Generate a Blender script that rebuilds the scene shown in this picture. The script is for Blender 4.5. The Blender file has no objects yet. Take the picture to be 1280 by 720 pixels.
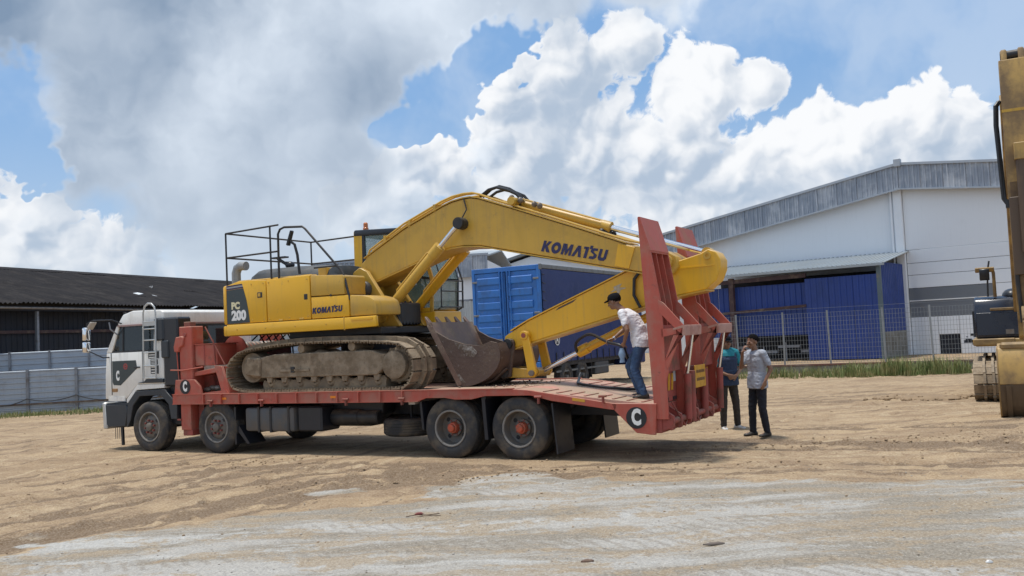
import bpy, bmesh, math, random
from mathutils import Vector, Matrix, noise
random.seed(7)
scene = bpy.context.scene
col = scene.collection
# ------------------------------------------------------------------ camera
FPX, PITCH, ROLL, CH = 1154.0, .0515, .0485, 1.905
_r0 = Vector((1, 0, 0)); FW = Vector((0, math.cos(PITCH), math.sin(PITCH))); _u0 = Vector((0, -math.sin(PITCH), math.cos(PITCH)))
RT = _r0 * math.cos(ROLL) - _u0 * math.sin(ROLL); UP = _r0 * math.sin(ROLL) + _u0 * math.cos(ROLL)
CAM = Vector((0, 0, CH))
cd = bpy.data.cameras.new('camera'); cam = bpy.data.objects.new('camera', cd); col.objects.link(cam)
cd.sensor_width = 36; cd.lens = FPX / 1280 * 36; cd.clip_start = .1; cd.clip_end = 3000
cam.matrix_world = Matrix.Translation(CAM) @ Matrix((RT, UP, -FW)).transposed().to_4x4()
scene.camera = cam
scene.render.resolution_x, scene.render.resolution_y = 1024, 576
# pixel -> direction / point on a surface of the place
def ray(x, y): return FW + RT * ((x - 640) / FPX) - UP * ((y - 360) / FPX)
def onz(x, y, z=0.0):
    d = ray(x, y); return CAM + d * ((z - CH) / d.z)
def onplane(x, y, p0, n):
    d = ray(x, y); return CAM + d * ((Vector(p0) - CAM).dot(n) / d.dot(n))
# ------------------------------------------------------------------ light
SUN_EL, SUN_AZ = math.radians(79), math.radians(-80)      # azimuth from +Y (view direction) towards +X
sdir = Vector((math.cos(SUN_EL) * math.sin(SUN_AZ), math.cos(SUN_EL) * math.cos(SUN_AZ), math.sin(SUN_EL)))
sl = bpy.data.lights.new('sun', 'SUN'); sl.energy = 2.4; sl.angle = math.radians(9); sl.color = (1, .955, .88)
so = bpy.data.objects.new('sun', sl); col.objects.link(so)
so.rotation_euler = (-sdir).to_track_quat('-Z', 'Y').to_euler()
# ------------------------------------------------------------------ sky
world = bpy.data.worlds.new('World'); scene.world = world; world.use_nodes = True
wn = world.node_tree.nodes; wl = world.node_tree.links; wn.clear()
class NG:
    """tiny node-graph writer"""
    def __init__(s, tree): s.t = tree; s.n = tree.nodes; s.l = tree.links
    def put(s, sock, v):
        if v is None: return
        if isinstance(v, bpy.types.NodeSocket): s.l.new(v, sock)
        else:
            if isinstance(v, (tuple, list)) and sock.type == 'RGBA' and len(v) == 3: v = (*v, 1)
            sock.default_value = v
    def m(s, op, a, b=None, c=None, clamp=False):
        n = s.n.new('ShaderNodeMath'); n.operation = op; n.use_clamp = clamp
        for i, v in enumerate((a, b, c)): s.put(n.inputs[i], v)
        return n.outputs[0]
    def vm(s, op, a, b=None, scale=None):
        n = s.n.new('ShaderNodeVectorMath'); n.operation = op
        s.put(n.inputs[0], a); s.put(n.inputs[1], b)
        if scale is not None: s.put(n.inputs['Scale'], scale)
        return n.outputs['Value'] if op in ('DOT_PRODUCT', 'DISTANCE', 'LENGTH') else n.outputs[0]
    def mix(s, f, a, b, blend='MIX'):
        n = s.n.new('ShaderNodeMix'); n.data_type = 'RGBA'; n.blend_type = blend
        s.put(n.inputs['Factor'], f); s.put(n.inputs[6], a); s.put(n.inputs[7], b); return n.outputs[2]
    def fmix(s, f, a, b):
        n = s.n.new('ShaderNodeMix'); n.data_type = 'FLOAT'
        s.put(n.inputs['Factor'], f); s.put(n.inputs[2], a); s.put(n.inputs[3], b); return n.outputs[0]
    def noise(s, vec, scale, detail=4, rough=.55, dist=0.0, out=0):
        n = s.n.new('ShaderNodeTexNoise'); s.put(n.inputs['Vector'], vec); n.inputs['Scale'].default_value = scale
        n.inputs['Detail'].default_value = detail; n.inputs['Roughness'].default_value = rough; n.inputs['Distortion'].default_value = dist
        return n.outputs[out]
    def voro(s, vec, scale, detail=2, rough=.5, feature='F1', smooth=.5, rand=1.0):
        n = s.n.new('ShaderNodeTexVoronoi'); n.feature = feature; s.put(n.inputs['Vector'], vec)
        n.inputs['Scale'].default_value = scale; n.inputs['Detail'].default_value = detail; n.inputs['Roughness'].default_value = rough
        n.inputs['Randomness'].default_value = rand; n.normalize = True
        if feature == 'SMOOTH_F1': n.inputs['Smoothness'].default_value = smooth
        return n.outputs['Distance']
    def step(s, v, lo, hi, a=0.0, b=1.0, smooth=True):
        n = s.n.new('ShaderNodeMapRange'); n.interpolation_type = 'SMOOTHSTEP' if smooth else 'LINEAR'; n.clamp = True
        s.put(n.inputs[0], v); s.put(n.inputs[1], lo); s.put(n.inputs[2], hi); s.put(n.inputs[3], a); s.put(n.inputs[4], b); return n.outputs[0]
    def sep(s, v):
        n = s.n.new('ShaderNodeSeparateXYZ'); s.put(n.inputs[0], v); return n.outputs
    def comb(s, x, y, z):
        n = s.n.new('ShaderNodeCombineXYZ'); s.put(n.inputs[0], x); s.put(n.inputs[1], y); s.put(n.inputs[2], z); return n.outputs[0]
g = NG(world.node_tree)
tc = wn.new('ShaderNodeTexCoord'); D = tc.outputs['Generated']
D = g.vm('NORMALIZE', D)
sky = wn.new('ShaderNodeTexSky'); sky.sky_type = 'NISHITA'; sky.sun_disc = False
sky.sun_elevation = SUN_EL; sky.sun_rotation = SUN_AZ; sky.air_density = 1.0; sky.dust_density = 1.2; sky.ozone_density = 2.0; sky.altitude = 0
dz = g.sep(D)[2]
def pdir(x, y): return ray(x, y).normalized()
def blobs(dirv, lst, k=.13):
    """soft union of round cloud masses given as (pixel x, pixel y, radius in pixels)"""
    acc = None
    for (x, y, r) in lst:
        v = g.m('MULTIPLY_ADD', g.vm('DISTANCE', dirv, tuple(pdir(x, y))), -FPX / r, 1.0)
        acc = v if acc is None else g.m('SMOOTH_MAX', acc, v, k)
    return acc
# everywhere else the sky goes on with scattered cumulus of the same kind
def plane(dirv, k=.16):
    x, y, z = g.sep(dirv); zz = g.m('ADD', g.m('MAXIMUM', z, 0.0), k)
    return g.comb(g.m('DIVIDE', x, zz), g.m('DIVIDE', y, zz), 0.0)
Lsun = tuple(sdir)
# clouds are drawn on azimuth / elevation
dx_, dy_, dz_ = g.sep(D)
az = g.m('ARCTAN2', dx_, dy_); el = g.m('ARCSINE', dz_)
A0 = g.comb(az, g.m('MULTIPLY', el, 1.0), 0.0)
def n2(v, scale, detail=4, rough=.55, out=0):
    o_ = g.noise(v, scale, detail, rough, out=out); o_.node.noise_dimensions = '2D'; return o_
def v2(v, scale):
    o_ = g.voro(v, scale, 0, .5, 'F1'); o_.node.voronoi_dimensions = '2D'; return o_
wv = g.vm('SUBTRACT', n2(A0, 10.0, 4, .6, out=1), (.5, .5, .5))
Dw = g.vm('ADD', A0, g.vm('SCALE', wv, scale=.07))
Dm = g.vm('ADD', D, g.vm('SCALE', wv, scale=.05))
PUFF = [(700, 95, 66), (780, 58, 50), (625, 120, 36), (610, 165, 44), (560, 215, 46), (500, 235, 44), (440, 268, 44), (870, 112, 66), (945, 112, 40), (655, 200, 60), (735, 190, 80), (805, 205, 66), (860, 195, 46),
        (930, 215, 55), (1010, 195, 66), (1085, 178, 56), (1150, 158, 58), (1212, 165, 50), (1290, 195, 70), (900, 330, 180), (620, 330, 130), (1180, 310, 160), (1420, 250, 120)]
PUFFL = [(15, 325, 72), (95, 338, 66), (42, 280, 36), (160, 352, 60), (-70, 300, 110)]
gen = g.m('MULTIPLY', g.m('SUBTRACT', n2(A0, 3.2, 2, .5), .50), 3.4)
front = g.step(g.vm('DOT_PRODUCT', D, tuple(pdir(640, 250))), math.cos(.80), math.cos(.56))
m0 = blobs(Dm, PUFF + PUFFL)
m1 = blobs(g.vm('ADD', Dm, (-.0085, 0, .0125)), PUFF + PUFFL)
f0 = g.fmix(front, gen, m0)
def billow(d):
    return g.m('ADD', g.m('MULTIPLY', g.m('SUBTRACT', 1.0, v2(d, 17.0)), .60), g.m('MULTIPLY', g.m('SUBTRACT', 1.0, v2(d, 39.0)), .40))
b0 = billow(Dw); b1 = billow(g.vm('ADD', Dw, (-.006, .009, 0)))
fine = n2(Dw, 45.0, 5, .62)
fc = g.m('ADD', f0, g.m('ADD', g.m('MULTIPLY', g.m('SUBTRACT', b0, .62), .85), g.m('MULTIPLY', g.m('SUBTRACT', fine, .5), .55)))
gap = g.m('MAXIMUM', blobs(g.vm('ADD', D, g.vm('SCALE', wv, scale=.16)), [(560, 120, 78), (612, 80, 58), (505, 168, 48), (8, 150, 70), (15, 222, 40)]), 0.0)
fc = g.m('SUBTRACT', fc, g.m('MULTIPLY', gap, 1.2))
aC = g.step(fc, .08, .22)
lum = g.m('ADD', .72, g.m('ADD', g.m('MULTIPLY', g.m('SUBTRACT', b0, b1), .95), g.m('MULTIPLY', g.m('SUBTRACT', m0, m1), .62)))
lum = g.m('ADD', lum, g.m('ADD', g.m('MULTIPLY', g.m('SUBTRACT', n2(Dw, 7.0, 3, .5), .5), .85), g.m('MULTIPLY', g.m('SUBTRACT', fine, .5), .22)))
lum = g.m('ADD', lum, g.step(fc, .34, .08, 0, .16))
lum = g.m('SUBTRACT', lum, g.step(el, .27, .08, 0, .12))
colC = g.mix(g.step(lum, .34, 1.02), (.30, .365, .455), (.64, .65, .665))
# large grey cloud bank, upper left
BANK = [(165, 70, 160), (330, 130, 190), (430, 50, 150), (560, -10, 110), (690, -45, 100), (270, 250, 150), (440, 200, 70), (790, -60, 90), (130, 180, 90), (0, -40, 150), (400, -200, 380), (100, -250, 400)]
fb0 = g.fmix(front, g.m('SUBTRACT', gen, .55), blobs(D, BANK))
Db = g.vm('ADD', A0, g.vm('SCALE', wv, scale=.04))
nb = n2(Db, 6.0, 6, .54)
fb = g.m('ADD', fb0, g.m('ADD', g.m('MULTIPLY', g.m('SUBTRACT', nb, .5), 1.3), g.m('MULTIPLY', g.m('SUBTRACT', b0, .62), .5)))
fb = g.m('SUBTRACT', fb, g.m('MULTIPLY', gap, 1.25))
aB = g.step(fb, -.06, .34)
dark = blobs(D, [(90, 20, 190), (-20, 40, 170), (100, -160, 320)])
dark = g.step(g.m('ADD', dark, g.m('MULTIPLY', g.m('SUBTRACT', nb, .5), 1.0)), .0, .6)
dark2 = g.step(blobs(D, [(340, 265, 210), (200, 250, 150), (480, 120, 120), (440, 230, 130)]), .0, .8)
lb = g.m('ADD', .74, g.m('MULTIPLY', g.m('SUBTRACT', n2(Db, 5.0, 5, .5), .5), 1.0))
lb = g.m('SUBTRACT', g.m('SUBTRACT', lb, g.m('MULTIPLY', dark, .48)), g.m('MULTIPLY', dark2, .27))
lb = g.m('ADD', lb, g.m('ADD', g.m('MULTIPLY', g.step(fb, .5, .05), .18), g.m('MULTIPLY', g.m('SUBTRACT', b0, b1), .22)))
colB = g.mix(g.step(lb, .10, .95, smooth=False), (.15, .205, .285), (.55, .60, .66))
# blue sky, whiter towards the horizon
base = g.vm('SCALE', sky.outputs[0], scale=.1)
base = g.mix(g.step(dz, .30, .0), g.mix(.85, base, (.125, .265, .49)), (.34, .44, .55))
veil = g.m('ADD', g.step(n2(Db, 5.0, 5, .6), .38, .72, 0, .42), .06)
base = g.mix(veil, base, (.46, .52, .60))
c = g.mix(aC, base, colC)
c = g.mix(g.m('MULTIPLY', aB, .93), c, colB)
c = g.mix(g.step(dz, .17, .0, 0, .55), c, (.37, .44, .515))
c = g.mix(g.step(dz, -.02, -.06), c, (.30, .25, .18))
bg = wn.new('ShaderNodeBackground'); wo = wn.new('ShaderNodeOutputWorld')
wl.new(g.vm('SCALE', c, scale=10.0), bg.inputs[0]); bg.inputs[1].default_value = .1
wl.new(bg.outputs[0], wo.inputs[0])
world.cycles.sampling_method = 'MANUAL'; world.cycles.sample_map_resolution = 512
vs = scene.view_settings; vs.view_transform = 'Standard'; vs.look = 'None'; vs.exposure = .58; vs.gamma = 1; vs.use_curve_mapping = False
# ------------------------------------------------------------------ materials
MATS = {}
def paint(name, base, rough=.5, metal=0.0, dirt=(.30, .24, .17), amt=.3, dust=.0, scale=3.0, bump=.0, bscale=60, var=.12, spec=.5, wear=None, wear_amt=0.0, streak=0.0, coat=0.0):
    """painted / worn surface: base colour with broad variation, grime patches, dust that has settled on top faces, vertical streaks"""
    if name in MATS: return MATS[name]
    m = bpy.data.materials.new(name); m.use_nodes = True; MATS[name] = m
    t = NG(m.node_tree); n = m.node_tree.nodes; b = n['Principled BSDF']
    oi = n.new('ShaderNodeObjectInfo'); tcn = n.new('ShaderNodeTexCoord')
    co = tcn.outputs['Object']
    co2 = t.vm('ADD', co, t.vm('SCALE', t.comb(oi.outputs['Random'], oi.outputs['Random'], 0.0), scale=37.0))
    c = t.mix(t.noise(co2, scale * .6, 3), tuple(max(0, x * (1 - var)) for x in base), tuple(min(1, x * (1 + var)) for x in base))
    d = t.step(t.noise(co2, scale, 6, .65), .62 - amt * .45, .80 - amt * .25)
    if amt > 0: c = t.mix(t.m('MULTIPLY', d, min(1, amt * 1.6)), c, dirt)
    if streak > 0:
        sv = t.vm('MULTIPLY', co2, (9.0, 9.0, .5))
        c = t.mix(t.m('MULTIPLY', t.step(t.noise(sv, 1.6, 4, .6), .5, .72), streak), c, dirt)
    if dust > 0:
        ge = n.new('ShaderNodeNewGeometry'); nz = t.sep(ge.outputs['Normal'])[2]
        dz_ = t.m('MULTIPLY', t.step(nz, .25, .9), t.step(t.noise(co2, scale * 1.7, 5, .6), .25, .6))
        c = t.mix(t.m('MULTIPLY', dz_, dust), c, (.34, .27, .19))
    if wear:
        c = t.mix(t.m('MULTIPLY', t.step(t.noise(co2, scale * 3.1, 8, .75), .60, .66), wear_amt), c, wear)
    t.put(b.inputs['Base Color'], c)
    r = t.m('ADD', rough - .08, t.m('MULTIPLY', d, .3)); t.put(b.inputs['Roughness'], r)
    b.inputs['Metallic'].default_value = metal; b.inputs['Specular IOR Level'].default_value = spec
    if coat: b.inputs['Coat Weight'].default_value = coat; b.inputs['Coat Roughness'].default_value = .15
    if bump:
        bn = n.new('ShaderNodeBump'); bn.inputs['Strength'].default_value = bump; bn.inputs['Distance'].default_value = .02
        t.put(bn.inputs['Height'], t.noise(co2, bscale, 6, .6)); t.put(b.inputs['Normal'], bn.outputs[0])
    return m
def glassy(name, base, rough=.06, alpha=1.0):
    m = bpy.data.materials.new(name); m.use_nodes = True; b = m.node_tree.nodes['Principled BSDF']; MATS[name] = m
    b.inputs['Base Color'].default_value = (*base, 1); b.inputs['Roughness'].default_value = rough; b.inputs['Specular IOR Level'].default_value = .7
    b.inputs['Alpha'].default_value = alpha
    return m
YEL = paint('excavator_yellow', (.76, .415, .020), .46, dirt=(.42, .26, .08), amt=.2, dust=.5, scale=2.2, var=.12, streak=.25, wear=(.30, .19, .07), wear_amt=.3)
YELD = paint('dusty_yellow', (.58, .345, .048), .5, dirt=(.36, .235, .08), amt=.3, dust=.5, scale=1.6, var=.14, streak=.4, wear=(.22, .14, .06), wear_amt=.3)
YEL2 = paint('second_excavator_yellow', (.45, .28, .080), .55, dirt=(.17, .11, .055), amt=.62, dust=.3, scale=1.5, streak=.35)
YELF = paint('skirt_yellow', (.78, .43, .018), .38, dirt=(.32, .2, .07), amt=.12, dust=.4, scale=2.0, var=.06, coat=.2)
RED = paint('red_oxide_paint', (.43, .084, .054), .62, dirt=(.36, .19, .14), amt=.42, dust=.6, scale=2.6, var=.2, wear=(.16, .06, .045), wear_amt=.6, streak=.25)
REDD = paint('dark_red_oxide', (.33, .070, .055), .68, dirt=(.14, .085, .06), amt=.5, dust=.5, scale=3.0, var=.2, wear=(.07, .03, .025), wear_amt=.5)
DECK = paint('red_deck_plate', (.52, .24, .19), .75, dirt=(.40, .31, .23), amt=.55, dust=.8, scale=1.3, var=.2, bump=.3, bscale=30)
MUD = paint('dry_mud_steel', (.19, .14, .092), .88, dirt=(.34, .26, .17), amt=.5, dust=.7, scale=4.0, var=.3, bump=.6, bscale=25, wear=(.06, .05, .04), wear_amt=.75)
MUDF = paint('muddy_track_frame', (.31, .24, .165), .9, dirt=(.17, .125, .08), amt=.6, dust=.6, scale=4.0, var=.35, bump=1.0, bscale=9, wear=(.09, .065, .045), wear_amt=.7)
BUCK = paint('rusty_bucket_steel', (.095, .060, .046), .75, metal=.0, dirt=(.16, .12, .085), amt=.35, dust=.3, scale=3.2, var=.3, bump=.4, bscale=22, wear=(.34, .32, .28), wear_amt=.35)
STEELW = paint('worn_grey_steel', (.20, .18, .16), .5, metal=.4, dirt=(.17, .12, .08), amt=.5, scale=5, var=.25)
CHROME = paint('chrome', (.80, .81, .82), .16, metal=1.0, amt=0, var=.02)
BLACK = paint('black_steel', (.018, .019, .022), .55, dirt=(.09, .075, .06), amt=.35, dust=.35, scale=3.5, var=.25)
BLACKP = paint('black_plastic', (.016, .018, .024), .45, dirt=(.07, .065, .06), amt=.2, scale=3, var=.2)
NAVY = paint('dark_navy_paint', (.012, .018, .035), .35, dirt=(.07, .07, .07), amt=.25, scale=2, var=.2, coat=.2)
TYRE = paint('tyre_rubber', (.030, .030, .032), .8, dirt=(.15, .12, .085), amt=.45, dust=.2, scale=4, var=.2, bump=.25, bscale=40)
RIM = paint('dusty_wheel_rim', (.12, .118, .112), .6, dirt=(.18, .145, .11), amt=.55, scale=7, var=.25)
HUBR = paint('red_hub', (.48, .075, .030), .6, dirt=(.20, .11, .07), amt=.5, scale=14, var=.2)
NUTR = paint('faded_red_nut', (.22, .055, .045), .6, dirt=(.14, .1, .08), amt=.4, scale=20)
CABW = paint('cab_white_paint', (.80, .79, .75), .34, dirt=(.38, .33, .26), amt=.2, dust=.2, scale=2.0, var=.05, streak=.22, coat=.25)
CABS = paint('cab_grey_trim', (.026, .033, .042), .5, dirt=(.10, .09, .085), amt=.25, scale=4)
TANK = paint('fuel_tank_steel', (.085, .092, .10), .55, metal=.2, dirt=(.15, .125, .1), amt=.45, scale=3, streak=.3)
GLASS = glassy('dark_window_glass', (.022, .030, .034), .03, .72)
CLEAR = glassy('cab_glass', (.22, .34, .33), .04, .34)
WHITE = paint('white_lettering', (.78, .78, .76), .6, amt=.1, scale=8, var=.05)
SIGNBLK = paint('black_disc_paint', (.015, .016, .019), .6, dirt=(.12, .08, .07), amt=.25, scale=9)
NAVYL = paint('navy_lettering', (.022, .020, .085), .45, amt=.08, scale=9, var=.1)
DECAL = paint('dark_teal_decal', (.035, .050, .055), .4, amt=.1, scale=6)
BLUEC = paint('blue_container_paint', (.032, .175, .53), .5, dirt=(.05, .11, .25), amt=.4, scale=1.6, streak=.3, wear=(.18, .12, .09), wear_amt=.25)
TARP = paint('blue_tarpaulin', (.012, .030, .135), .55, dirt=(.03, .05, .12), amt=.3, scale=1.4, bump=.5, bscale=3.0)
GREYF = paint('galvanised_frame', (.20, .21, .21), .55, metal=.3, dirt=(.14, .12, .1), amt=.4, scale=3)
ORANGE = paint('amber_lens', (.75, .22, .02), .25, amt=0, var=.05)
SIGNY = paint('yellow_sign', (.62, .32, .025), .5, dirt=(.25, .13, .07), amt=.3, scale=10)
HOSE = paint('black_hose', (.014, .014, .016), .5, dirt=(.08, .07, .06), amt=.15, scale=8)
HOOD = paint('charcoal_hood', (.035, .042, .047), .6, dirt=(.10, .095, .085), amt=.2, dust=.12, scale=3)
# setting
ROOFD = paint('weathered_dark_roof', (.022, .021, .023), .95, spec=.1, dirt=(.055, .05, .048), amt=.45, scale=.9, var=.35, streak=.3, wear=(.015, .015, .016), wear_amt=.6)
ZINC = paint('zinc_sheet', (.38, .43, .49), .55, metal=.25, dirt=(.25, .25, .26), amt=.35, scale=1.0, var=.12, streak=.3)
ZINC2 = paint('light_zinc_sheet', (.40, .45, .51), .55, metal=.2, dirt=(.30, .31, .33), amt=.3, scale=1.0, var=.12)
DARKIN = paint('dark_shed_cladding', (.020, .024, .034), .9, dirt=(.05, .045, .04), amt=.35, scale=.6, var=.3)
STEELP = paint('grey_steel_post', (.24, .26, .29), .6, metal=.2, dirt=(.13, .10, .08), amt=.4, scale=3)
WALLW = paint('white_wall_cladding', (.77, .80, .83), .6, dirt=(.60, .63, .66), amt=.2, scale=.3, var=.03, streak=.12)
FASC = paint('streaked_grey_fascia', (.26, .30, .36), .6, dirt=(.62, .65, .68), amt=.4, scale=.8, var=.18, streak=.65)
FASCT = paint('fascia_flashing', (.36, .40, .45), .55, dirt=(.5, .5, .5), amt=.3, scale=1.5)
BLUEW = paint('blue_wall_sheet', (.022, .056, .255), .55, dirt=(.035, .06, .16), amt=.35, scale=.7, var=.12, streak=.3)
GREYB = paint('grey_band', (.155, .17, .19), .7, amt=.15, scale=1.0, var=.06)
ROOFL = paint('light_roof_sheet', (.29, .33, .36), .55, dirt=(.32, .33, .32), amt=.35, scale=.7, streak=.3)
BROWNS = paint('brown_steel_beam', (.055, .028, .030), .7, amt=.3, scale=2)
CONC = paint('grey_concrete', (.22, .22, .20), .9, dirt=(.13, .12, .10), amt=.5, scale=1.6, bump=.4, streak=.35)
PALER = paint('pale_ribbed_sheet', (.47, .50, .50), .6, dirt=(.38, .37, .34), amt=.3, scale=.8, streak=.3)
GALV = paint('galvanised_wire', (.30, .32, .33), .5, metal=.4, dirt=(.2, .17, .14), amt=.3, scale=6)
# people
SKIN = paint('brown_skin', (.23, .118, .070), .45, amt=0, scale=12, var=.1)
HAIR = paint('black_hair', (.008, .007, .007), .95, spec=.08, amt=0, scale=30, var=.3, bump=.6, bscale=150)
TEEW = paint('white_cotton', (.74, .73, .75), .85, dirt=(.5, .48, .47), amt=.2, scale=7, var=.06, bump=.5, bscale=14)
JEAN = paint('blue_denim', (.035, .075, .155), .9, dirt=(.075, .125, .21), amt=.4, scale=9, var=.2, bump=.5, bscale=18)
GREYS = paint('light_grey_shirt', (.36, .385, .44), .85, dirt=(.27, .29, .33), amt=.25, scale=8, var=.08, bump=.5, bscale=14)
DTROU = paint('dark_navy_trousers', (.010, .012, .020), .9, amt=.1, scale=8, var=.2, bump=.4, bscale=18)
BTROU = paint('brown_black_trousers', (.030, .025, .022), .9, amt=.1, scale=8, var=.2, bump=.4, bscale=18)
NJACK = paint('navy_jacket_cloth', (.018, .035, .080), .85, amt=.1, scale=8, var=.15, bump=.5, bscale=14)
TEAL = paint('teal_cloth', (.012, .21, .26), .85, amt=.1, scale=8, var=.1, bump=.4, bscale=14)
SHOEW = paint('white_shoe', (.60, .60, .58), .6, dirt=(.35, .3, .24), amt=.3, scale=14)
SHOED = paint('dark_shoe', (.025, .022, .020), .6, dirt=(.1, .08, .06), amt=.3, scale=14)
CAPM = paint('black_cap', (.010, .011, .014), .95, spec=.1, amt=.1, scale=12)
REDP = paint('red_print', (.45, .06, .06), .7, amt=.1, scale=9)

# ------------------------------------------------------------------ mesh helpers
class MB:
    def __init__(s): s.v = []; s.f = []
    def add(s, vs, fs):
        o = len(s.v); s.v += [tuple(p) for p in vs]; s.f += [tuple(i + o for i in f) for f in fs]; return s
    def box(s, a, b):
        x0, y0, z0 = (min(p, q) for p, q in zip(a, b)); x1, y1, z1 = (max(p, q) for p, q in zip(a, b))
        return s.add([(x0, y0, z0), (x1, y0, z0), (x1, y1, z0), (x0, y1, z0), (x0, y0, z1), (x1, y0, z1), (x1, y1, z1), (x0, y1, z1)],
                     [(0, 3, 2, 1), (4, 5, 6, 7), (0, 1, 5, 4), (1, 2, 6, 5), (2, 3, 7, 6), (3, 0, 4, 7)])
    def prism(s, poly, t0, t1, axis='y'):
        """polygon extruded along an axis: axis y -> poly is (x,z); x -> (y,z); z -> (x,y)"""
        def P(p, t): return {'y': (p[0], t, p[1]), 'x': (t, p[0], p[1]), 'z': (p[0], p[1], t)}[axis]
        n = len(poly); vs = [P(p, t0) for p in poly] + [P(p, t1) for p in poly]
        return s.add(vs, [tuple(range(n)), tuple(range(2 * n - 1, n - 1, -1))] + [(i, i + n, (i + 1) % n + n, (i + 1) % n) for i in range(n)])
    def hull2(s, A, B):
        """loft between two equal-length loops"""
        n = len(A)
        return s.add(list(A) + list(B), [tuple(range(n - 1, -1, -1)), tuple(range(n, 2 * n))] + [(i, (i + 1) % n, (i + 1) % n + n, i + n) for i in range(n)])
    def loft(s, loops):
        n = len(loops[0]); vs = [p for l in loops for p in l]; fs = [tuple(range(n - 1, -1, -1))]
        for k in range(len(loops) - 1):
            a = k * n; b = a + n
            fs += [(a + i, a + (i + 1) % n, b + (i + 1) % n, b + i) for i in range(n)]
        fs.append(tuple(range((len(loops) - 1) * n, len(loops) * n)))
        return s.add(vs, fs)
    def tube(s, pts, r, n=8, caps=True):
        pts = [Vector(p) for p in pts]; rs = r if isinstance(r, (list, tuple)) else [r] * len(pts); loops = []; side = None
        for i, p in enumerate(pts):
            t = (pts[min(i + 1, len(pts) - 1)] - pts[max(i - 1, 0)]).normalized()
            if side is None:
                side = t.cross(Vector((0, 0, 1)));
                if side.length < .05: side = t.cross(Vector((0, 1, 0)))
            side = (side - t * side.dot(t)).normalized(); up = side.cross(t)
            loops.append([p + (side * math.cos(2 * math.pi * k / n) + up * math.sin(2 * math.pi * k / n)) * rs[i] for k in range(n)])
        return s.loft(loops)
    def cyl(s, a, b, r0, r1=None, n=20): return s.tube([a, b], [r0, r0 if r1 is None else r1], n)
    def lathe(s, c, axis, prof, n=40):
        """closed profile [(radius, offset along axis)] spun round the axis"""
        ax = Vector(axis).normalized(); a = ax.orthogonal().normalized(); b = ax.cross(a); c = Vector(c); m = len(prof); vs = []; fs = []
        for k in range(n):
            t = 2 * math.pi * k / n; d = a * math.cos(t) + b * math.sin(t)
            vs += [c + d * r + ax * o for r, o in prof]
        for k in range(n):
            p = k * m; q = ((k + 1) % n) * m
            fs += [(p + i, p + (i + 1) % m, q + (i + 1) % m, q + i) for i in range(m)]
        return s.add(vs, fs)
    def ball(s, c, r, n=12, m=8):
        rx, ry, rz = r if isinstance(r, (tuple, list)) else (r, r, r); c = Vector(c)
        vs = [c + Vector((0, 0, -rz))]
        for j in range(1, m):
            p = -math.pi / 2 + math.pi * j / m
            vs += [c + Vector((rx * math.cos(p) * math.cos(2 * math.pi * i / n), ry * math.cos(p) * math.sin(2 * math.pi * i / n), rz * math.sin(p))) for i in range(n)]
        vs.append(c + Vector((0, 0, rz))); fs = [(0, 1 + (i + 1) % n, 1 + i) for i in range(n)]
        for j in range(m - 2):
            a = 1 + j * n; b = a + n; fs += [(a + i, a + (i + 1) % n, b + (i + 1) % n, b + i) for i in range(n)]
        a = 1 + (m - 2) * n; fs += [(a + i, a + (i + 1) % n, len(vs) - 1) for i in range(n)]
        return s.add(vs, fs)
    def mesh(s, name, mat, bevel=0.0, smooth=35, seg=1, off=(0, 0, 0)):
        me = bpy.data.meshes.new(name); bm = bmesh.new(); o = Vector(off)
        bv = [bm.verts.new(Vector(p) - o) for p in s.v]
        for f in s.f:
            try: bm.faces.new([bv[i] for i in f])
            except ValueError: pass
        bmesh.ops.recalc_face_normals(bm, faces=bm.faces)
        if bevel:
            es = [e for e in bm.edges if len(e.link_faces) == 2 and e.calc_face_angle(0) > .6]
            bmesh.ops.bevel(bm, geom=es, offset=bevel, segments=seg, profile=.5, affect='EDGES', clamp_overlap=True)
        lim = math.radians(smooth)
        for f in bm.faces: f.smooth = smooth > 0
        for e in bm.edges: e.smooth = len(e.link_faces) == 2 and e.calc_face_angle(9) < lim
        bm.to_mesh(me); bm.free(); me.materials.append(mat); return me
    def build(s, name, mat, parent=None, bevel=0.0, smooth=35, seg=1):
        return obj(name, s.mesh(name, mat, bevel, smooth, seg, off_of(parent)), parent)
OFF = {}
def off_of(p):
    while p is not None:
        if p.name in OFF: return OFF[p.name]
        p = p.parent
    return (0, 0, 0)
def obj(name, me, parent=None, loc=None, rot=None):
    o = bpy.data.objects.new(name, me); col.objects.link(o)
    if parent is not None: o.parent = parent
    if loc is not None: o.location = loc
    if rot is not None: o.rotation_euler = rot
    return o
def tag(o, label=None, cat=None, group=None, kind=None):
    for k, v in (('label', label), ('category', cat), ('group', group), ('kind', kind)):
        if v: o[k] = v
    return o
def thing(name, label, cat, loc, rotz=0, off=(0, 0, 0), group=None):
    o = obj(name, None, None, loc, (0, 0, rotz)); o.empty_display_size = .2
    OFF[o.name] = off; return tag(o, label, cat, group)
def copy_tree(o, parent=None):
    c = o.copy(); col.objects.link(c); c.parent = parent
    for ch in [x for x in bpy.data.objects if x.parent == o]: copy_tree(ch, c)
    return c
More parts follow.
